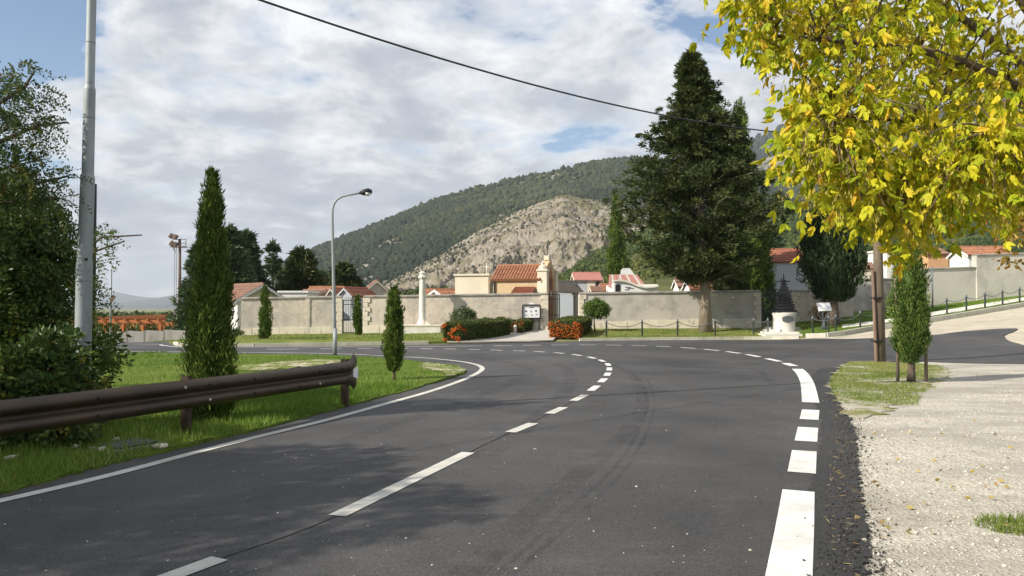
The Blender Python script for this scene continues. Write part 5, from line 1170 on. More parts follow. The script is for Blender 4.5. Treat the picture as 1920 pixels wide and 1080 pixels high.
def build_buildings():
    # gatehouse
    Y = 45.2; apex = at(497, 533, Y); ze = ZZ(560, Y)
    c = at(455, 560, 46.6); zr = ZZ(533.5, 46)
    g = gable('gatehouse', 'pale gatehouse with brown tiled roof at the end of the long wall', 'house', (c.x + 0.2, 47.0), math.radians(-44), 3.3, 3.0, hz(c.x, 47), ZZ(560, 46), zr, 'white_wall', 'tile_brown', 0.28, 14, 0.04, 6)
    zz = 0.0
    part_box(g, 'doorway', 'window_dark', (-0.55, -1.503, 0.75), (0.85, 0.02, 1.5)); part_box(g, 'door_surround', 'white_stone', (0.0, -1.52, 0.9), (0.16, 0.06, 1.8)); part_box(g, 'door_surround', 'white_stone', (-0.55, -1.52, 1.56), (1.25, 0.06, 0.12))
    # pediment of the gable in pale yellow
    L = 1.65; e = ZZ(560, 46) - hz(c.x, 47); r = zr - hz(c.x, 47)
    mb = MB(); mb.prism([(L + 0.004, -1.48, e - 0.02), (L + 0.004, 1.48, e - 0.02), (L + 0.004, 0, r - 0.06)], (0.02, 0, 0)); mb.build('pediment', 'yellow_wall', g)
    # white slab roof building, grey gable, orange roofs
    r_, ln, hh_ = flat('tomb', 'low white flat roofed tomb above the long wall', 523, 576, 549, 50, 3, 'white_wall')
    def pxg(name, label, px0, px1, eave, top, Y, depth, wallm, roofm, rz=0.0, axis='x', cat='chapel', over=0.15, rows=2, n=12):
        x0, x1 = GX(px0, Y), GX(px1, Y); c = ((x0 + x1) / 2, Y + depth / 2)
        z0 = hz(*c)
        if axis == 'x': return gable(name, label, cat, c, rz, x1 - x0, depth, z0, ZZ(eave, Y), ZZ(top, Y + depth / 2), wallm, roofm, over, n, 0.04, rows)
        return gable(name, label, cat, c, rz - math.pi / 2, depth, x1 - x0, z0, ZZ(eave, Y), ZZ(top, Y), wallm, roofm, over, n, 0.04, rows)
    pxg('chapel', 'small grey brown roofed tomb beside the white slab tomb', 556, 606, 555, 545, 53, 2.6, 'beige_wall', 'tile_brown', -0.5)
    pxg('chapel', 'long orange tiled chapel row left of the twin gables', 572, 632, 552, 539, 58, 3.5, 'beige_wall', 'tile_orange')
    pxg('chapel', 'beige gable fronted tomb with tile verge near the small gate', 628, 650, 554, 541, 53, 4, 'beige_wall', 'tile_orange', -0.35, 'y')
    pxg('chapel', 'red tiled tomb with grey gable directly behind the small gate', 651, 678, 552, 540, 52, 4, 'grey_wall', 'tile_bright', -0.35, 'y')
    pxg('chapel', 'taller beige chapel with steep plain gable right behind the wall', 672, 712, 544, 526, 55, 4.5, 'beige_wall', 'tile_brown', 0.25, 'y')
    # inside the small gate: a tomb with flowers
    x = GX(660, 47); t = empty('tombstone', (x, 47, hz(x, 47)), 0, 'pale tombstone with flowers seen through the small gate', 'tombstone')
    part_box(t, 'slab', 'white_stone', (0, 0, 0.35), (0.9, 0.5, 0.7)); part_box(t, 'headstone', 'grey_wall', (0.1, 0.15, 1.1), (0.5, 0.12, 0.8))
    # low roofs behind the column
    pxg('chapel', 'low orange roof peeping over the wall beside the column', 798, 852, 554, 544, 56, 2.4, 'beige_wall', 'tile_orange')
    pxg('chapel', 'white gabled tomb with striped tile roof below the cream block', 822, 872, 553, 543, 53, 3, 'white_wall', 'tile_orange', -0.9, 'y', rows=4)
    # cream block
    r_, ln, hh_ = flat('burial_block', 'plain cream burial block left of the brick chapel', 862, 926, 517, 52, 4.0, 'cream_wall', rz=-0.18)
    part_box(r_, 'ledge', 'cream_wall', (0, 0, hh_ - 1.38), (ln + 0.08, 4.08, 0.07)); part_box(r_, 'window', 'window_dark', (ln / 2 + 0.005, -0.6, hh_ - 0.9), (0.03, 1.6, 1.1))
    mb = MB(); mb.box((0.6, 0, hh_ + 0.55), (0.05, 0.05, 0.85)); mb.box((0.6, 0, hh_ + 0.7), (0.36, 0.052, 0.05)); mb.build('cross', 'white_stone', r_)
    # brick chapel with tiled roof and tall front
    Yc = 50.0; x0, x1 = GX(934, Yc), GX(1026, Yc - 1); cx = (x0 + x1) / 2; z0 = hz(cx, Yc); ze = ZZ(523, Yc - 1.2); zr = ZZ(498, Yc)
    ch = gable('brick_chapel', 'yellow brick chapel with orange tiled roof and pointed front by the main gate', 'chapel', (cx, Yc + 0.4), math.radians(-17), (x1 - x0) * 0.98, 2.9, z0, ze, zr, 'brick', 'tile_orange', 0.16, 17, 0.085, 3)
    L = (x1 - x0) * 0.49; e = ze - z0; r = zr - z0
    mb = MB(); mb.box((L + 0.16, 0, (e + 0.55) / 2), (0.46, 2.9, e + 0.55)); mb.prism([(L - 0.06, -1.44, e + 0.54), (L - 0.06, 1.44, e + 0.54), (L - 0.06, 0, r + 0.42)], (0.44, 0, 0)); mb.build('front', 'brick', ch)
    for s in (-1, 1):
        p = MB(); p.box((L + 0.20, s * 1.30, (e + 0.5) / 2), (0.62, 0.5, e + 0.5)); p.box((L + 0.2, s * 1.30, e + 0.56), (0.74, 0.62, 0.12)); p.lathe([(0.30, 0), (0.26, 0.18), (0.09, 0.30), (0.12, 0.40), (0.02, 0.55)], (L + 0.2, s * 1.30, e + 0.62), 10); p.build('pilaster', 'cream_wall', ch)
    mb = MB(); z_ = r - 0.1
    mb.add([(L + 0.395, y, z) for y, z in ((-0.72, 0.4), (0.72, 0.4), (0.72, e - 0.1), (0.0, r + 0.02), (-0.72, e - 0.1))], [(0, 1, 2, 3, 4)]); mb.build('niche', 'red_brick', ch)
    mb = MB(); mb.box((L + 0.42, 0, e - 0.25), (0.03, 0.08, 0.75)); mb.box((L + 0.42, 0, e - 0.1), (0.032, 0.34, 0.08)); mb.build('cross', 'dark_metal', ch)
    part_box(ch, 'plaque', 'white_stone', (L + 0.42, 0, e - 0.95), (0.03, 0.4, 0.3))
    part_box(ch, 'finial', 'cream_wall', (L + 0.16, 0, r + 0.5), (0.34, 0.5, 0.3)); mb = MB(); mb.box((L + 0.16, 0, r + 1.05), (0.04, 0.05, 0.9)); mb.box((L + 0.16, 0, r + 1.2), (0.042, 0.4, 0.05)); mb.build('roof_cross', 'dark_metal', ch)
    part_box(ch, 'downpipe', 'dark_metal', (-L + 0.12, -1.52, e / 2), (0.08, 0.08, e))
    cn = MB(); cn.corr((-L + 1.3, -2.25, e - 1.12), (L - 0.25, -2.25, e - 1.12), (-L + 1.5, -1.48, e - 0.52), (L - 0.25, -1.48, e - 0.52), 18, 0.045, 2, 0.05); cn.build('lean_to_roof', 'tile_bright', ch); part_box(ch, 'lean_to', 'brick', ((0.52), -1.83, (e - 1.15) / 2), (2 * L - 1.75, 0.72, e - 1.15))
    # panel chapel inside the main gate
    x = GX(1064, 46.5); t = empty('tomb', (x, 47.2, hz(x, 47)), 0.0, 'tomb with pale blue grey side panel and dark gabled roof inside main gate', 'tomb')
    zt = ZZ(541, 46.5) - t.location.z
    part_box(t, 'panel', 'blue_panel', (-0.05, -0.6, zt / 2 - 0.2), (0.85, 0.1, zt - 0.4)); part_box(t, 'wall', 'beige_wall', (0.62, 0.1, zt / 2 - 0.12), (0.5, 1.2, zt - 0.25)); part_box(t, 'dark_jamb', 'dark_metal', (0.39, -0.62, zt / 2 - 0.2), (0.05, 0.13, zt - 0.4))
    mb = MB(); mb.prism([(-0.55, -0.75, zt + 0.30), (0.55, -0.75, zt + 0.30), (1.0, -0.75, zt - 0.28), (-0.55, -0.75, zt - 0.22)], (0, 1.9, 0)); mb.build('roof', 'slate', t); mb = MB(); mb.prism([(0.55, -0.80, zt + 0.34), (1.08, -0.80, zt - 0.30), (0.98, -0.80, zt - 0.30), (0.5, -0.80, zt + 0.26)], (0, 2.0, 0)); mb.build('verge', 'slate', t)
    # grey flat house and cream chapel with arched windows
    flat('tomb', 'grey flat roofed tomb beside the pointed brick front', 1046, 1101, 529, 58, 3.2, 'grey_wall', cm='slate')
    g = pxg('chapel', 'cream chapel with pink metal roof and arched windows', 1080, 1128, 525, 512.5, 62, 4.2, 'cream_wall', 'metal_pink', 0.0, n=22, rows=1)
    def arch(root, x, y, z, w_, hh_, m='window_dark', nrm=-1):
        pts = [(x - w_ / 2, y, z), (x + w_ / 2, y, z)] + [(x + w_ / 2 * math.cos(a), y, z + hh_ + w_ / 2 * math.sin(a)) for a in np.linspace(0, math.pi, 9)]
        MB().prism(pts, (0, -0.03, 0)).build('window', m, root)
    for x in (-0.55, 0.75): arch(g, x, -2.1, (ZZ(540, 62) - g.location.z), 0.42, 0.34)
    pxg('chapel', 'tiny red tiled tomb in front of the cream chapel', 1112, 1130, 546, 539, 56, 1.8, 'cream_wall', 'tile_brown')
    pxg('chapel', 'orange roofed tomb beside the striped metal roof', 1130, 1146, 544, 534, 60, 2.2, 'cream_wall', 'tile_orange')
    # modern chapel: striped roof, white swoosh
    Ym = 54; x0, x1 = GX(1143, Ym), GX(1236, Ym); z0 = hz((x0 + x1) / 2, Ym); t = empty('modern_chapel', ((x0 + x1) / 2, Ym + 2, z0), 0, 'modern white chapel with curved parapet and red striped metal roof', 'chapel')
    Z = lambda py: ZZ(py, Ym) - z0; w_ = (x1 - x0)
    part_box(t, 'wall', 'white_wall', (0.1, 0, Z(533) / 2), (w_ * 0.92, 3.6, Z(533)))
    f_ = lambda px, py, y=-2.1: (GX(px, Ym) - t.location.x, y, Z(py))
    top = [(1150, 527), (1160, 525.5), (1172, 527), (1184, 531), (1196, 536), (1210, 539), (1224, 538), (1234, 536)]
    mb = MB(); mb.prism([f_(*p) for p in top] + [f_(1234, 556), f_(1150, 556)], (0, 0.25, 0)); mb.build('curved_front', 'white_paint', t)
    mb = MB(); mb.prism([f_(p[0], p[1] - 1.5, -2.25) for p in top] + [f_(p[0], p[1] + 1.8, -2.25) for p in top[::-1]], (0, 0.6, 0)); mb.build('parapet', 'white_stone', t)
    for k, (a, b) in enumerate(((1172, 1182), (1176, 1188), (1171, 1179))):
        mb = MB(); p0 = f_(a, 538 + k * 2.4, -2.115); p1 = f_(b, 538.8 + k * 2.4, -2.115); mb.box(((p0[0] + p1[0]) / 2, -2.115, (p0[2] + p1[2]) / 2), (p1[0] - p0[0], 0.02, 0.045)); mb.build('inscription', 'poster_ink', t)
    rf = [f_(1143, 537, -1.4), f_(1216, 537, -1.4), f_(1208, 511.5, 0.9), f_(1152, 511.5, 0.9)]
    n = 12
    for i in range(n):
        a, b = i / n, (i + 1) / n; L4 = lambda p, q, t_: Vector(p).lerp(Vector(q), t_)
        mb = MB(); mb.prism([L4(rf[0], rf[1], a), L4(rf[0], rf[1], b - 0.012), L4(rf[3], rf[2], b - 0.012), L4(rf[3], rf[2], a)], (0, 0, -0.06)); mb.build('roof_strip', 'metal_pink' if i % 3 != 1 else 'beige_wall', t)
    mb = MB(); mb.prism([f_(1180, 512, 1.2), f_(1204, 512, 1.2), f_(1198, 497.5, 2.0), f_(1184, 497.5, 2.0)], (0, 1.2, -0.1)); mb.build('skylight', 'zinc', t)
    part_box(t, 'window', 'window_dark', (GX(1158, Ym) - t.location.x, -2.12, Z(540)), (0.35, 0.03, 0.5))
    # small tombs behind the big trunk
    pxg('chapel', 'white columned tomb with red roof left of the big trunk', 1274, 1300, 537, 524, 58, 2.2, 'white_wall', 'tile_brown')
    pxg('chapel', 'bright red roofed tomb glimpsed beside the big trunk', 1296, 1342, 541, 528, 55, 2.6, 'white_wall', 'tile_bright')
    # burial building, tree shade put into its bluish grey wall colour
    g = pxg('burial_block', 'burial building coloured grey blue as in shade with red tiled roof behind the memorial', 1432, 1514, 490, 468.5, 52, 3.6, 'grey_wall', 'tile_bright', rows=6, n=24, cat='building')
    r_, _, _ = flat('tomb', 'narrow yellow tomb next to the dark stout cypress', 1512, 1532, 506, 55, 2.5, 'yellow_wall')
    # right side
    pxg('chapel', 'red roofed tomb with white columns behind the shaded wall', 1606, 1656, 503, 494.5, 58, 2.6, 'cream_wall', 'tile_brown')
    flat('chapel', 'tall white chapel block behind the utility pole', 1662, 1700, 470, 57, 3, 'white_wall', cat='chapel')
    pxg('chapel', 'orange walled tomb with tiled hip behind the pale wall', 1742, 1780, 476, 465, 56, 3, 'orange_wall', 'tile_brown')
    t = pxg('chapel', 'white gabled chapel with orange tiles on top of the tall wall', 1818, 1900, 477, 464, 50.2, 2.2, 'white_wall', 'tile_orange', rows=3, n=20)
build_buildings()

# ------------------------------------------------------------------ monuments, signs, furniture
def build_monuments():
    b = gp(790, 626.5); s = b.y / F; z0 = b.z
    t = empty('column_monument', b, 0, 'white stone column with iron cross on a broad plinth', 'monument')
    part_box(t, 'plinth', 'white_stone', (0.0, 0.5, 0.18), (73 * s, 1.5, 0.52))
    part_box(t, 'plinth_top', 'limestone', (0.0, 0.5, 0.475), (73 * s + 0.06, 1.56, 0.07))
    H = (626 - 509) * s
    mb = MB(); mb.lathe([(0.30, 0.51), (0.30, 0.60), (0.22, 0.72), (0.195, 0.80), (0.185, H * 0.5), (0.16, H - 0.42)], (0, 0.45, 0), 20); smooth_by_angle(mb.build('shaft', 'white_stone', t))
    mb = MB(); mb.lathe([(0.16, H - 0.42), (0.24, H - 0.34), (0.26, H - 0.26), (0.17, H - 0.20), (0.16, H - 0.10), (0.20, H - 0.04), (0.10, H + 0.04)], (0, 0.45, 0), 8); mb.build('capital', 'white_stone', t)
    mb = MB(); zc = H + 0.04; mb.tube([(0, 0.45, zc - 0.05), (0, 0.45, zc + 0.85)], 0.022, 6); mb.tube([(-0.22, 0.45, zc + 0.55), (0.22, 0.45, zc + 0.55)], 0.02, 6); mb.tube([(-0.12, 0.45, zc + 0.38), (0.12, 0.45, zc + 0.72)], 0.01, 5); mb.tube([(0.12, 0.45, zc + 0.38), (-0.12, 0.45, zc + 0.72)], 0.01, 5); mb.build('cross', 'grey_iron', t)
    mb = MB(); mb.prism([(0.2, 0.1, 0.51), (0.5, 0.1, 0.51), (0.22, 0.1, 0.80)], (0, 0.12, 0)); mb.build('buttress', 'white_stone', t)
    q = gp(813, 620); t = empty('plaque_stone', (q.x, b.y + 0.8, b.z + 0.505), 0, 'small grey framed plaque standing on the monument plinth', 'plaque')
    part_box(t, 'frame', 'limestone', (0, 0, 0.17), (0.26, 0.08, 0.34)); part_box(t, 'plate', 'grey_wall', (0, -0.045, 0.17), (0.19, 0.012, 0.26))
    # bollard
    b = gp(966, 626); mb = MB(); mb.lathe([(0.07, -0.05), (0.07, 0.36), (0.085, 0.38), (0.06, 0.46), (0.02, 0.49)], b, 12); tag(mb.build('bollard', 'white_stone'), 'short white stone bollard at the end of the long hedge', 'bollard')
    # notice board
    Y = WY - 0.25; a = at(980, 572, Y); c = at(1013, 597, Y); t = empty('notice_board', ((a.x + c.x) / 2, Y, c.z), 0, 'white notice board in a dark frame on the wall by the main gate', 'notice board')
    ww, hh_ = c.x - a.x, a.z - c.z
    part_box(t, 'panel', 'white_paint', (0, 0, hh_ / 2), (ww - 0.08, 0.04, hh_ - 0.08))
    for nm, cc, dd in (('frame', (0, -0.02, hh_), (ww + 0.04, 0.12, 0.07)), ('frame', (0, -0.02, 0), (ww + 0.04, 0.12, 0.07)), ('frame', (-ww / 2, -0.02, hh_ / 2), (0.07, 0.115, hh_ - 0.08)), ('frame', (ww / 2, -0.02, hh_ / 2), (0.07, 0.115, hh_ - 0.08))): part_box(t, nm, 'dark_metal', cc, dd)
    rnd = random.Random(4)
    part_box(t, 'title', 'poster_ink', (0, -0.024, hh_ - 0.14), (0.22, 0.008, 0.045))
    for x in (-0.28, 0.0, 0.27):
        for z in (hh_ * 0.28, hh_ * 0.55): part_box(t, 'notice', 'poster_ink', (x + rnd.uniform(-0.03, 0.03), -0.024, z + rnd.uniform(-0.03, 0.03)), (rnd.uniform(0.05, 0.12), 0.008, rnd.uniform(0.04, 0.10)))
    part_box(t, 'emblem', 'white_paint', (0, -0.01, hh_ + 0.09), (0.26, 0.05, 0.11)); part_box(t, 'leg', 'dark_metal', (-ww / 2 + 0.06, 0.06, -0.3), (0.05, 0.05, 0.62)); part_box(t, 'leg', 'dark_metal', (ww / 2 - 0.06, 0.06, -0.3), (0.05, 0.05, 0.62))
    # pyramid memorial
    b = ground(1470, 39.5); s = 39.5 / F; Z = lambda py: ZZ(py, 39.5) - b.z
    t = empty('war_memorial', b, 0, 'dark iron pyramid of stacked plates with cross on a white drum', 'monument')
    mb = MB(); mb.lathe([(20 * s, -0.1), (20 * s, Z(592)), (21.5 * s, Z(590)), (21.5 * s, Z(586.5)), (17 * s, Z(586))], (0, 0, 0), 28); smooth_by_angle(mb.build('drum', 'white_stone', t))
    mb = MB(); mb.add([(-0.28, -20.6 * s, Z(602)), (0.02, -20.9 * s, Z(605)), (0.34, -20.2 * s, Z(601)), (0.30, -20.2 * s, Z(594)), (-0.05, -20.9 * s, Z(592)), (-0.30, -20.4 * s, Z(595))], [(0, 1, 2, 3, 4, 5)]); mb.build('relief', 'grey_iron', t)
    n = 11; rnd = random.Random(8)
    for i in range(n):
        f = i / n; y0 = 585 - f * 60; wd = (17.5 * (1 - f) ** 1.05 + 1.5) * s; p = MB(); hh_ = 4.6 * s
        p.box((rnd.uniform(-0.03, 0.03), 0, Z(y0) + hh_ / 2), (wd * 2, wd * 1.6, hh_ * 0.8), rnd.uniform(-0.12, 0.12)); p.box((rnd.uniform(-0.04, 0.04), 0, Z(y0) + hh_ * 0.95), (wd * 1.6, wd * 1.3, hh_ * 0.6), rnd.uniform(-0.3, 0.3)); p.build('plate', 'black_iron', t)
    for sx in (-0.12, 0.10, 0.02):
        mb = MB(); mb.tube([(sx * 3, -0.3, Z(585)), (sx, -0.12, Z(545)), (0, 0, Z(522))], [0.03, 0.022, 0.015], 6); mb.build('rib', 'post_steel', t)
    mb = MB(); mb.tube([(0, 0, Z(526)), (0, 0, Z(512))], [0.05, 0.012], 6); mb.tube([(-12 * s, 0, Z(527.5)), (12 * s, 0, Z(527.5))], 0.03, 6); mb.tube([(-4 * s, 0, Z(528)), (-4 * s, 0, Z(520))], [0.03, 0.01], 6); mb.build('cross', 'black_iron', t)
    # steps of the memorial
    st = empty('memorial_steps', (0, 0, 0), 0, 'pale stone steps leading from the road to the iron pyramid', 'steps')
    for i, (y0, w0) in enumerate(((630.5, 78), (627.0, 70), (623.5, 62), (620.0, 54))):
        p = gp(1474, y0); s2 = p.y / F; mb = MB(); mb.box((p.x, p.y + 0.55, p.z + 0.04 + i * 0.02), (w0 * s2, 1.1, 0.13 + 0.002 * i)); mb.build('step', 'white_stone', st)
    # sign on wrought stand
    b = gp(1545, 619.5); s = b.y / F; t = empty('sign_stand', b, 0, 'white sign plate on a twisted grey iron tree stand', 'sign')
    p = MB(); R = Matrix.Rotation(math.radians(-28), 3, 'X') @ Matrix.Rotation(math.radians(-3), 3, 'Y'); p.box((0, -0.05, 44 * s), (25 * s, 0.03, 17 * s), M=R); p.build('plate', 'white_paint', t)
    rnd = random.Random(5); mb = MB()
    for i in range(7):
        a = i * 0.9; pts = [(0.22 * math.cos(a), 0.22 * math.sin(a) * 0.6, 0), (0.05 * math.cos(a + 1), 0.05 * math.sin(a + 1), 10 * s), (0.06 * math.cos(a + 2), 0.06 * math.sin(a + 2), 20 * s), (0.30 * math.cos(a + 2.4), 0.15 * math.sin(a + 2.4), 30 * s), (0.26 * math.cos(a + 3), 0.12 * math.sin(a + 3), 38 * s)]
        mb.tube(pts, [0.035, 0.035, 0.03, 0.025, 0.015], 6)
    mb.build('stand', 'grey_iron', t, True)
build_monuments()

def build_posts():
    px = [(1137, 633.5), (1204, 632.6), (1270.5, 631.8), (1341, 630.9), (1413, 629.8), (1440, 629.4)]
    px2 = [(1524, 627.5), (1567, 624.6), (1613, 616.6), (1655, 609.5), (1697, 603.5), (1738, 597), (1775.5, 590), (1812, 584.4), (1847, 579), (1880, 573.4), (1912, 568.6), (1945, 563.8)]
    lone = [(1553.5, 627)]
    mb = MB(); mb.lathe([(0.045, -0.1), (0.045, 0.78), (0.058, 0.785), (0.058, 0.82), (0.035, 0.83), (0.05, 0.86), (0.035, 0.90), (0.005, 0.915)], (0, 0, 0), 10); me = mb.mesh('chain_post', True); me.materials.append(MATS['post_steel'])
    ORD = 'first second third fourth fifth sixth seventh eighth ninth tenth eleventh twelfth'.split()
    def row(lst, lab, grp, clab):
        P = [gp(*p) for p in lst]; zt = []
        for i, p in enumerate(P):
            o = bpy.data.objects.new('chain_post', me); C.objects.link(o); o.location = p; tag(o, lab % ORD[i], 'post', grp)
        for q, (a, b) in enumerate(zip(P, P[1:])):
            if (b - a).length > 3.6: continue
            a = a + Vector((0, 0, 0.78)); b = b + Vector((0, 0, 0.78)); m_ = MB(); n = 12; sag = 0.13 * (b - a).length
            m_.tube([a.lerp(b, i / n) - Vector((0, 0, sag * (1 - (2 * i / n - 1) ** 2))) for i in range(n + 1)], 0.017, 5)
            tag(m_.build('chain', 'post_steel'), clab % ORD[q], 'chain', grp)
    row(px, 'grey steel chain post before the stained wall, %s from the round headed tree', 'chain posts below the big conifer', 'sagging chain before the stained wall, %s span from the round headed tree')
    row(px2, 'grey steel chain post on the rising bank, %s from the stone steps', 'chain posts climbing the bank', 'sagging chain on the rising bank, %s span from the stone steps')
    for p in lone:
        o = bpy.data.objects.new('chain_post', me); C.objects.link(o); o.location = gp(*p); tag(o, 'single grey steel post beside the white sign stand', 'post')
build_posts()

def build_lamps():
    # street lamp on the island
    b = gp(628, 668); s = b.y / F; Z = lambda py: (668 - py) * s
    t = empty('street_lamp', b, 0, 'curved arm street lamp on the island lawn', 'street lamp')
    X = lambda px: (px - 628) * s
    pole = [(0, 0, -0.1), (X(626.5), 0, Z(600)), (X(624), 0, Z(500)), (X(621.5), 0, Z(405)), (X(622), 0, Z(392)), (X(625), 0, Z(381)), (X(631), 0, Z(373)), (X(640), 0, Z(368)), (X(655), 0, Z(364.5)), (X(678), 0, Z(361))]
    mb = MB(); mb.tube(pole, [0.062, 0.06, 0.05, 0.042, 0.038, 0.036, 0.034, 0.032, 0.03, 0.028], 10); mb.build('pole', 'lamp_grey', t, True)
    mb = MB(); mb.tube([(0, 0, 0), (0, 0, 0.9)], 0.07, 10); mb.build('base_sleeve', 'lamp_grey', t, True)
    mb = MB(); mb.tube([(X(672), 0, Z(361.5)), (X(680), 0, Z(360.5)), (X(690), 0, Z(359)), (X(696), 0, Z(358.5))], [0.035, 0.10, 0.12, 0.05], 10); hd = mb.build('lamp_head', 'dark_metal', t, True)
    mb = MB(); mb.lathe([(0.02, -0.10), (0.10, -0.05), (0.115, 0.0)], (X(688), 0, Z(361.5)), 12); mb.build('lens', 'white_paint', hd, True)
    # galvanised stepped pole
    b = Vector((at(152, 650, 10.2).x, 10.2, 0.03)); t = empty('lighting_mast', b, 0, 'tall stepped galvanised steel pole rising from the shrub', 'pole')
    def pt(py, x): p = at(x, py, 10.2); return Vector((p.x - b.x, 0, p.z - b.z))
    secs = [(820, 152, 495, 158.5, 29), (485, 158.8, 334, 164.4, 25.5), (326, 164.6, 168, 168.2, 21), (160, 168.3, -420, 181, 16.5)]; s = 10.2 / F
    for i, (y0, x0, y1, x1, wd) in enumerate(secs):
        mb = MB(); p0, p1 = pt(y0, x0), pt(y1, x1); mb.tube([p0, p0.lerp(p1, 0.5), p1], [wd * s / 2, wd * s / 2 * 0.985, wd * s / 2 * 0.965], 20)
        if i < 3:
            nx = secs[i + 1]; mb.tube([p1, pt(nx[0], nx[1])], [wd * s / 2 * 0.965, nx[4] * s / 2], 20)
        smooth_by_angle(mb.build('pole_section', 'galvanised', t))
    for y0, x0, wd in ((528, 157, 29.4), (222, 167, 20.8), (81, 170.2, 16.6)):
        mb = MB(); p0 = pt(y0, x0); mb.tube([p0, p0 + Vector((0, 0, 0.008))], wd * s / 2 + 0.002, 20); mb.build('joint_ring', 'concrete', t)
    mb = MB(); mb.box(pt(487, 161) + Vector((0.06, -0.10, 0)), (0.03, 0.03, 0.035)); mb.build('cable_hole', 'rubber', t)
    p = pt(-420, 181); mb = MB(); mb.tube([p, p + Vector((0.5, 0, 0.25)), p + Vector((1.3, 0, 0.35))], [0.05, 0.045, 0.04], 10); mb.box(p + Vector((1.6, 0, 0.36)), (0.7, 0.25, 0.1)); mb.build('lamp_arm', 'galvanised', t)
    # dark pole with arm lamp behind it
    Y = 20.0; b = ground(172.5, Y); t = empty('lamp_post', b, 0, 'dark slim lamp post half hidden behind the galvanised pole', 'lamp post'); s = Y / F; zt = ZZ(345, Y) - b.z
    mb = MB(); mb.tube([(0, 0, -0.1), (0.02, 0, zt)], [0.085, 0.055], 10); mb.build('pole', 'dark_metal', t, True); za = ZZ(438, Y) - b.z
    mb = MB(); mb.tube([(0.03, 0, za - 0.05), (26 * s, 0, za + 0.03)], [0.022, 0.02], 6); mb.build('arm', 'lamp_grey', t); mb = MB(); mb.tube([(24 * s, 0, za + 0.02), (33 * s, 0, za + 0.05), (44 * s, 0, za + 0.07)], [0.03, 0.07, 0.03], 8); mb.build('lamp_head', 'lamp_grey', t, True)
    # far lamp by the pergola
    Y = 60; b = gp(207, 638.5); Y = b.y; s = Y / F; t = empty('street_lamp', b, 0, 'slim flat headed street lamp in front of the orange pergola', 'street lamp'); zt = ZZ(503.5, Y) - b.z
    mb = MB(); mb.tube([(0, 0, -0.1), (0, 0, zt)], [0.08, 0.055], 8); mb.build('pole', 'lamp_grey', t, True); part_box(t, 'lamp_head', 'white_paint', (5 * s, 0, zt), (13 * s, 0.2, 0.07))
    zs = ZZ(560, Y) - b.z; mb = MB(); R = Matrix.Rotation(math.radians(-55), 3, 'Y'); mb.box((4 * s, -0.05, zs), (13 * s, 0.04, 6 * s), M=R); mb.build('sign_panel', 'rust_lamp', t)
    # floodlight tower
    Y = 82; b = ground(334, Y); s = Y / F; t = empty('floodlight_tower', b, 0, 'rusty floodlight tower with ladder and four lamps beyond the pergola', 'floodlight tower'); Z = lambda py: ZZ(py, Y) - b.z
    mb = MB(); mb.tube([(0.15, 0, -0.2), (0.1, 0, Z(448))], [0.20, 0.13], 10); mb.build('mast', 'rust_lamp', t, True)
    mb = MB()
    for x in (-8 * s, -4.2 * s): mb.tube([(x, 0, 0), (x, 0, Z(462))], 0.03, 5)
    for i in range(30): z = 0.5 + i * (Z(462) - 0.5) / 30; mb.tube([(-8 * s, 0, z), (-4.2 * s, 0, z)], 0.02, 4)
    mb.build('ladder', 'lamp_grey', t)
    mb = MB(); mb.box((0, 0, Z(463)), (26 * s, 1.0, 0.08)); mb.tube([(-12 * s, 0, Z(463)), (-6 * s, 0, Z(474))], 0.04, 5)
    for x in (-12, -1, 13): mb.tube([(x * s, 0, Z(463)), (x * s, 0, Z(448))], 0.035, 5)
    for py in (449, 456): mb.tube([(-12 * s, 0, Z(py)), (13 * s, 0, Z(py))], 0.03, 5)
    mb.build('platform', 'rust_lamp', t)
    for x, py in ((-12, 443), (-4, 445), (-11, 457), (-4, 459)):
        mb = MB(); R = Matrix.Rotation(math.radians(35), 3, 'Y'); mb.box((x * s, -0.3, Z(py)), (0.30, 0.42, 0.50), M=R); f = mb.build('floodlight', 'rust_lamp', t)
        mb = MB(); mb.box((x * s - 0.16, -0.3, Z(py) + 0.11), (0.03, 0.36, 0.40), M=R); mb.build('lamp_glass', 'white_wall', f)
build_lamps()

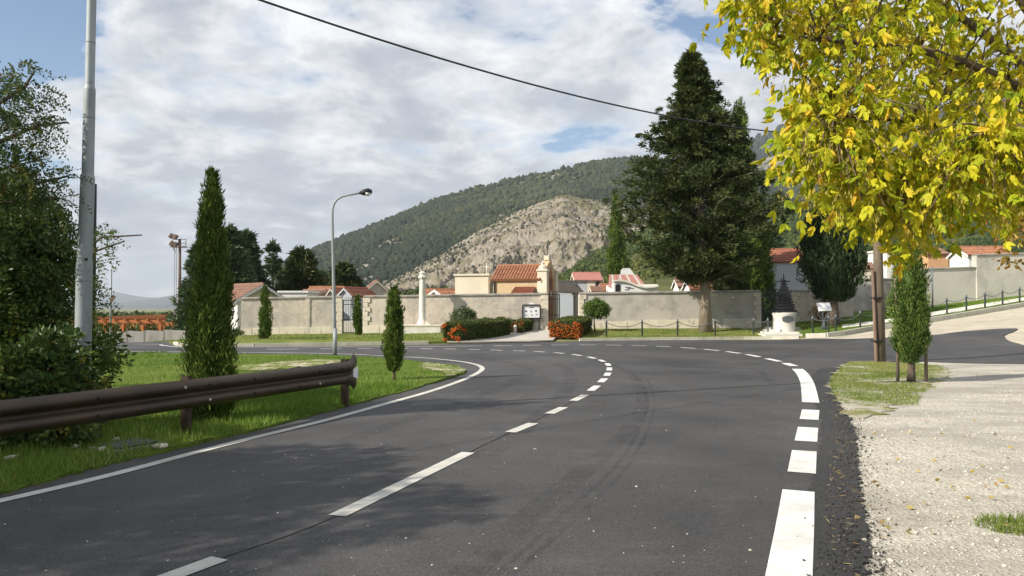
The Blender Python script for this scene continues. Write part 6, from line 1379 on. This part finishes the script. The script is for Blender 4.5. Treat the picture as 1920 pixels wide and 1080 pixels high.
def build_pergola():
    Yf, Yb = 63.0, 108.0; zt = ZZ(601.5, Yf); fl = -3.0
    x0, x1 = GX(70, Yf), GX(362, Yf)
    t = empty('pergola', (x0, Yf, fl), 0, 'long orange timber pergola with arched braces behind a low wall', 'pergola'); H = zt - fl
    posts = [GX(p, Yf) for p in (99, 132, 165, 198, 231, 268, 301, 334)]
    for i, x in enumerate(posts):
        mb = MB(); mb.box((x - x0, 0, H / 2 - 0.1), (0.20, 0.20, H - 0.1)); mb.build('post', 'pergola_wood', t)
        for sg in (-1, 1):
            m2 = MB(); m2.tube([(x - x0 + sg * 0.10, 0, H - 0.75), (x - x0 + sg * 0.20, 0, H - 0.45), (x - x0 + sg * 0.42, 0, H - 0.24)], 0.045, 5); m2.build('brace', 'pergola_wood', t)
    mb = MB(); mb.box(((x1 - x0) / 2, -0.02, H - 0.09), (x1 - x0 + 0.5, 0.16, 0.22)); mb.build('front_beam', 'pergola_wood', t)
    for j in range(1, 10):
        y = (Yb - Yf) * j / 9; m2 = MB(); m2.box(((x1 - x0) / 2 - 0.12 * y, y, H - 0.07), (x1 - x0 + 6, 0.14, 0.16)); m2.build('cross_beam', 'pergola_wood', t)
        for i in range(0, 8, 2): m3 = MB(); m3.box((posts[i] - x0 - 0.12 * y, y, H / 2 - 0.2), (0.24, 0.24, H - 0.2)); m3.build('post', 'pergola_wood', t)
    for i in range(15):
        xx = (x1 - x0) * i / 14; m2 = MB(); m2.add([(xx - 0.07, -0.35, H + 0.05), (xx + 0.07, -0.35, H + 0.05), (xx + 0.07 - 6.3, Yb - Yf, H + 0.05), (xx - 0.07 - 6.3, Yb - Yf, H + 0.05), (xx - 0.07, -0.35, H + 0.17), (xx + 0.07, -0.35, H + 0.17), (xx + 0.07 - 6.3, Yb - Yf, H + 0.17), (xx - 0.07 - 6.3, Yb - Yf, H + 0.17)], [(0, 3, 2, 1), (4, 5, 6, 7), (0, 1, 5, 4), (1, 2, 6, 5), (2, 3, 7, 6), (3, 0, 4, 7)]); m2.build('rafter', 'pergola_wood', t)
    # low concrete wall with piers
    w_ = empty('low_wall', (0, 0, 0), 0, 'low stained concrete wall running before the orange pergola', 'wall'); a = gp(110, 639); b = gp(352, 638.3)
    for i in range(8):
        p0, p1 = a.lerp(b, i / 8), a.lerp(b, (i + 1) / 8); m_ = (p0 + p1) / 2; mb = MB(); mb.box((m_.x, m_.y, m_.z + 0.16), ((p1 - p0).length - 0.02, 0.25, 0.72), math.atan2(p1.y - p0.y, p1.x - p0.x)); mb.build('panel', 'concrete', w_)
        mb = MB(); mb.box((p0.x, p0.y - 0.02, p0.z + 0.18), (0.20, 0.32, 0.78)); mb.build('pier', 'concrete', w_)
    # hedge bushes inside
    rng = np.random.default_rng(3); n = 5200; x = rng.uniform(GX(90, 66), GX(352, 66), n); y = rng.uniform(66, 68, n); z = fl + rng.uniform(0, 3.15, n) * (0.92 + 0.08 * np.sin(x * 1.7))
    V, Fc = blades(np.stack([x, y, z], -1), unit(rng.normal(size=(n, 3))), 0.35, 0.16, rng)
    tag(link('back_hedge', np_mesh('back_hedge', V, Fc, rot2(rng.uniform(0, 1, n))), 'hedge_leaf'), 'dark green hedge seen between the pergola posts', 'hedge')
build_pergola()

def build_guardrail():
    A = gp(345, 822).to_2d(); B = gp(648, 762).to_2d(); d = (B - A); Ls = d.length; d.normalize(); nrm = Vector((d.y, -d.x))     # towards the road
    t = empty('guardrail', (A.x, A.y, 0), math.atan2(d.y, d.x), 'brown weathering steel crash barrier ending beside the curve', 'guardrail')
    prof = [(0.0, 0.345), (0.028, 0.328), (0.07, 0.305), (0.083, 0.275), (0.083, 0.255), (0.07, 0.225), (0.012, 0.20), (0.0, 0.185), (0.0, 0.16), (0.012, 0.145), (0.07, 0.12), (0.083, 0.09), (0.083, 0.07), (0.07, 0.04), (0.028, 0.017), (0.0, 0.0)]
    z0 = 0.375
    def beam(u0, u1, off=0.0, n=8, flare=False):
        V = []; Fs = []; k = len(prof)
        for i in range(n + 1):
            f = i / n; u = u0 + (u1 - u0) * f
            for j, (y, z) in enumerate(prof):
                zz = z; yy = y
                if flare and f > 0.0:
                    g = f ** 1.6; zz = 0.1725 + (z - 0.1725) * (1 + 0.70 * g); yy = y * (1 - 0.2 * g) - 0.10 * g
                V.append((u, -(yy + off + 0.10), z0 + zz))
        for i in range(n):
            for j in range(k - 1): Fs.append((i * k + j, (i + 1) * k + j, (i + 1) * k + j + 1, i * k + j + 1))
        m = len(V)
        V += [(x, y + 0.004, z) for x, y, z in V]; Fs += [tuple(q + m for q in f[::-1]) for f in Fs]
        me = bpy.data.meshes.new('beam'); me.from_pydata(V, [], Fs); me.update(); me.polygons.foreach_set('use_smooth', np.ones(len(me.polygons), bool))
        return me
    link('beam', beam(-0.06, Ls - 0.10), 'weathering_steel', t); link('beam', beam(-4.2, 0.06, 0.006), 'weathering_steel', t); link('beam', beam(-8.4, -4.1, 0.012), 'weathering_steel', t)
    e = link('terminal', beam(Ls - 0.16, Ls + 0.20, 0.006, 8, True), 'weathering_steel', t)
    mb = MB(); mb.prism([(Ls - 0.07, -0.196, z0 + 0.115), (Ls + 0.055, -0.196, z0 + 0.07), (Ls + 0.055, -0.196, z0 + 0.275), (Ls - 0.07, -0.196, z0 + 0.23)], (0, -0.004, 0)); mb.build('reflector', 'white_paint', e)
    for u in (-8.2, -4.1, 0.0, Ls - 0.05):
        mb = MB()
        mb.box((u, 0, 0.33), (0.006, 0.11, 0.86)); mb.box((u + 0.03, -0.055, 0.33), (0.065, 0.006, 0.86)); mb.box((u + 0.03, 0.055, 0.33), (0.065, 0.006, 0.86)); mb.box((u + 0.03, -0.075, 0.545), (0.08, 0.045, 0.28))
        mb.build('post', 'weathering_steel', t)
    k = 0
    for u in (-7.2, -6.3, -4.3, -3.9, -2.6, -1.3, -0.16, 0.22, 1.0, 1.9, 2.35, Ls - 0.35):
        for z in (0.265, 0.08):
            if (k % 5) == 3: k += 1; continue
            mb = MB(); mb.lathe([(0.021, 0), (0.017, 0.009), (0.004, 0.013)], (0, 0, 0), 8); v = [(u + x, -0.189 - zz, z0 + z + y) for x, y, zz in mb.v]; mb.v = v; mb.build('bolt', 'zinc' if k % 3 == 0 else 'dark_metal', t); k += 1
    # drain cover
    b = gp(240, 843); rz = math.atan2(d.y, d.x) - 0.1; t = empty('drain_cover', (b.x, b.y, 0.022), rz, 'cast iron drain grating set in the grass beside the road', 'drain')
    part_box(t, 'frame', 'concrete', (0, 0, 0.01), (0.62, 0.52, 0.05)); part_box(t, 'plate', 'dark_metal', (0, 0, 0.034), (0.50, 0.42, 0.02))
    for i in range(9):
        part_box(t, 'rib', 'grey_iron', (-0.22 + i * 0.055, 0, 0.05), (0.026, 0.40, 0.016))
    for j in range(6): part_box(t, 'cross_rib', 'grey_iron', (0, -0.18 + j * 0.072, 0.0525), (0.48, 0.016, 0.013))
    rng = np.random.default_rng(8)
    for i, (px, py, r) in enumerate(((300, 846, 0.09), (192, 851, 0.07), (216, 832, 0.05), (140, 846, 0.06), (20, 868, 0.07))):
        p = gp(px, py); V, Fc, nf = blobs(np.array([[0, 0, 0.0]]), np.array([r]), rng, 0.45, 0.2); o = link('stone', np_mesh('stone', V, Fc), 'limestone'); o.location = (p.x, p.y, 0.05)
        tag(o, ('flat pale stone at the corner of the drain grating', 'pale stone between drain grating and verge', 'small stone behind the drain grating', 'stone lying in grass under the dark shrub', 'pale stone in the verge grass under the guardrail')[i], 'stone')
build_guardrail()

def build_utility():
    b = gp(1651, 679); top = at(1643, 236, b.y); t = empty('utility_pole', b, 0, 'old wooden utility pole with a strapped plank on the grass patch', 'utility pole'); s = b.y / F
    mb = MB(); mb.tube([(0, 0, -0.15), (-2.5 * s, 0, (top.z - b.z) * 0.5), (top.x - b.x, 0, top.z - b.z)], [9.5 * s, 8.2 * s, 6.3 * s], 14); mb.build('pole', 'old_wood', t, True)
    mb = MB(); mb.tube([(-11.5 * s, -0.12, -0.1), (-15.5 * s, -0.08, 172 * s)], [3.2 * s, 2.8 * s], 8); mb.build('plank', 'red_wood', t)
    for z in (40, 120): mb = MB(); mb.box((-8.5 * s, -0.09, z * s), (17 * s, 0.24, 0.04)); mb.build('strap', 'dark_metal', t)
    mb = MB(); mb.box((top.x - b.x, 0, top.z - b.z - 0.25), (0.9, 0.1, 0.1), 0.5); mb.build('cross_arm', 'old_wood', t)
    # far end pole, off to the left, that carries the other end of the wire
    e = Vector((-17.5, -2.2, 0)); t2 = empty('utility_pole', e, 0, 'wooden utility pole beyond the roadside locust trees carrying the wire', 'utility pole'); mb = MB(); mb.tube([(0, 0, -0.1), (0, 0, 6.9)], [0.16, 0.10], 12); mb.build('pole', 'old_wood', t2, True)
    P = [Vector((-17.5, -2.2, 6.8)), top + Vector((0, 0, -0.18))]
    a, c = P; fx = []; fz = []
    for px, py in ((490, 0), (640, 50), (800, 103), (1060, 178), (1260, 215), (1440, 247)):
        dr = ray(px, py); u = dr.x / dr.y; f = (u * a.y - a.x) / ((c.x - a.x) - u * (c.y - a.y)); y = a.y + (c.y - a.y) * f
        fx.append(f); fz.append(at(px, py, y).z)
    co = np.polyfit(fx, fz, 2); pts = []; n = 60
    for i in range(n + 1):
        f = i / n; p = a.lerp(c, f); p.z = float(np.polyval(co, f)); pts.append(p)
    mb = MB(); mb.tube(pts, 0.015, 6); tag(mb.build('overhead_wire', 'cable'), 'black overhead wire sagging across the sky to the wooden pole', 'wire')
    # grey pipe pole on the climbing bank
    p = ground(1749, 44.5); mb = MB(); mb.tube([(p.x, p.y, p.z - 0.1), (p.x, p.y, ZZ(500, 44.5))], [0.05, 0.045], 8); tag(mb.build('pipe_post', 'post_steel', None, True), 'slim grey pipe post standing against the pale climbing wall', 'post')
build_utility()

def build_small_stuff():
    rng = np.random.default_rng(21)
    # loose stones on the gravel verge
    n = 15000; y = 2.2 + 16 * rng.uniform(0, 1, n) ** 1.6; x = 2.2 + rng.uniform(0, 1, n) * (y * 0.75)
    k = inside(x, y, [(2.15, 2.2), (2.15, 3.0)] + [(p.x + 0.03, p.y) for p in spline(P2(ASPH_R[:7]), 6)] + [(7.5, 13.5), (14, 17), (13, 8), (5, 2)])
    x, y = x[k], y[k]; n = len(x); R = np.exp(rng.normal(-5.0, 0.45, n)); P = np.stack([x, y, h(x, y) - 0.012], -1)
    V, Fc, nf = blobs(P, R, rng, 0.7, 0.25); tag(link('loose_stones', np_mesh('loose_stones', V, Fc, np.repeat(rng.uniform(0, 1, n), nf)), 'pebble'), 'loose pale stones scattered over the gravel verge', 'gravel', None, 'stuff')
    # crumbs of asphalt along the rough edge
    ed = spline(P2(ASPH_R[:6]), 30); ed = [Vector((2.15, 3.0))] + ed; n = 2600; i = rng.integers(0, len(ed), n); o = np.abs(rng.normal(0, 0.10, n)) * np.where(rng.uniform(0, 1, n) < 0.5, 1, -1.2)
    x = np.array([ed[q].x for q in i]) + o; y = np.array([ed[q].y for q in i]) + rng.normal(0, 0.08, n); R = np.exp(rng.normal(-5.35, 0.4, n)); P = np.stack([x, y, np.where(o > 0, -0.008, 0.008)], -1)
    V, Fc, nf = blobs(P, R, rng, 0.8, 0.25); tag(link('asphalt_crumbs', np_mesh('asphalt_crumbs', V, Fc, np.repeat(rng.uniform(0, 1, n) ** 1.5, nf)), 'crumb'), 'crumbs of asphalt along the rough road edge', 'gravel', None, 'stuff')
    # dry needles and fallen leaves
    n = 420; y = 3.2 + rng.uniform(0, 1, n) ** 1.3 * 11; x = np.interp(y, [3, 4.5, 6, 9, 14], [1.55, 1.9, 2.45, 3.8, 5.9]) + rng.exponential(0.28, n)
    P = np.stack([x, y, np.full(n, 0.012)], -1); D = unit(np.stack([rng.normal(size=n), rng.normal(size=n) * 0.6, rng.normal(0, 0.1, n)], -1)); V, Fc = blades(P, D, rng.uniform(0.02, 0.09, n), 0.005, rng, 0.5, 0.02)
    tag(link('leaf_litter', np_mesh('leaf_litter', V, Fc, rot2(rng.uniform(0, 1, n))), 'litter'), 'dry stalks and leaf litter along the road edge', 'litter', None, 'stuff')
    n = 60; px = rng.uniform(1600, 1930, n); py = rng.uniform(690, 1000, n); P = np.array([tuple(gp(a, b)) for a, b in zip(px, py)]) + np.array([0, 0, 0.015]); D = unit(np.stack([rng.normal(size=n), rng.normal(size=n), rng.normal(0, 0.15, n)], -1)); V, Fc = blades(P, D, rng.uniform(0.04, 0.08, n), 0.035, rng, 0.5, 0.1)
    tag(link('fallen_leaves', np_mesh('fallen_leaves', V, Fc, rot2(rng.uniform(0, 1, n))), 'litter'), 'fallen yellow leaves on the gravel', 'litter', None, 'stuff')
    # pale grit on the carriageway
    n = 160; px = rng.uniform(0, 1500, n); py = 700 + rng.uniform(0, 1, n) * 380; P = np.array([tuple(gp(a, b)) for a, b in zip(px, py)]); k = (P[:, 0] > -2.4 - (12 - P[:, 1]) * 0.35); P = P[k]
    V, Fc, nf = blobs(P, np.exp(rng.normal(-5.2, 0.4, len(P))), rng, 0.6, 0.2); tag(link('road_grit', np_mesh('road_grit', V, Fc, np.repeat(rng.uniform(0.3, 1, len(P)), nf)), 'pebble'), 'pale grit sprinkled on the asphalt', 'gravel', None, 'stuff')
build_small_stuff()
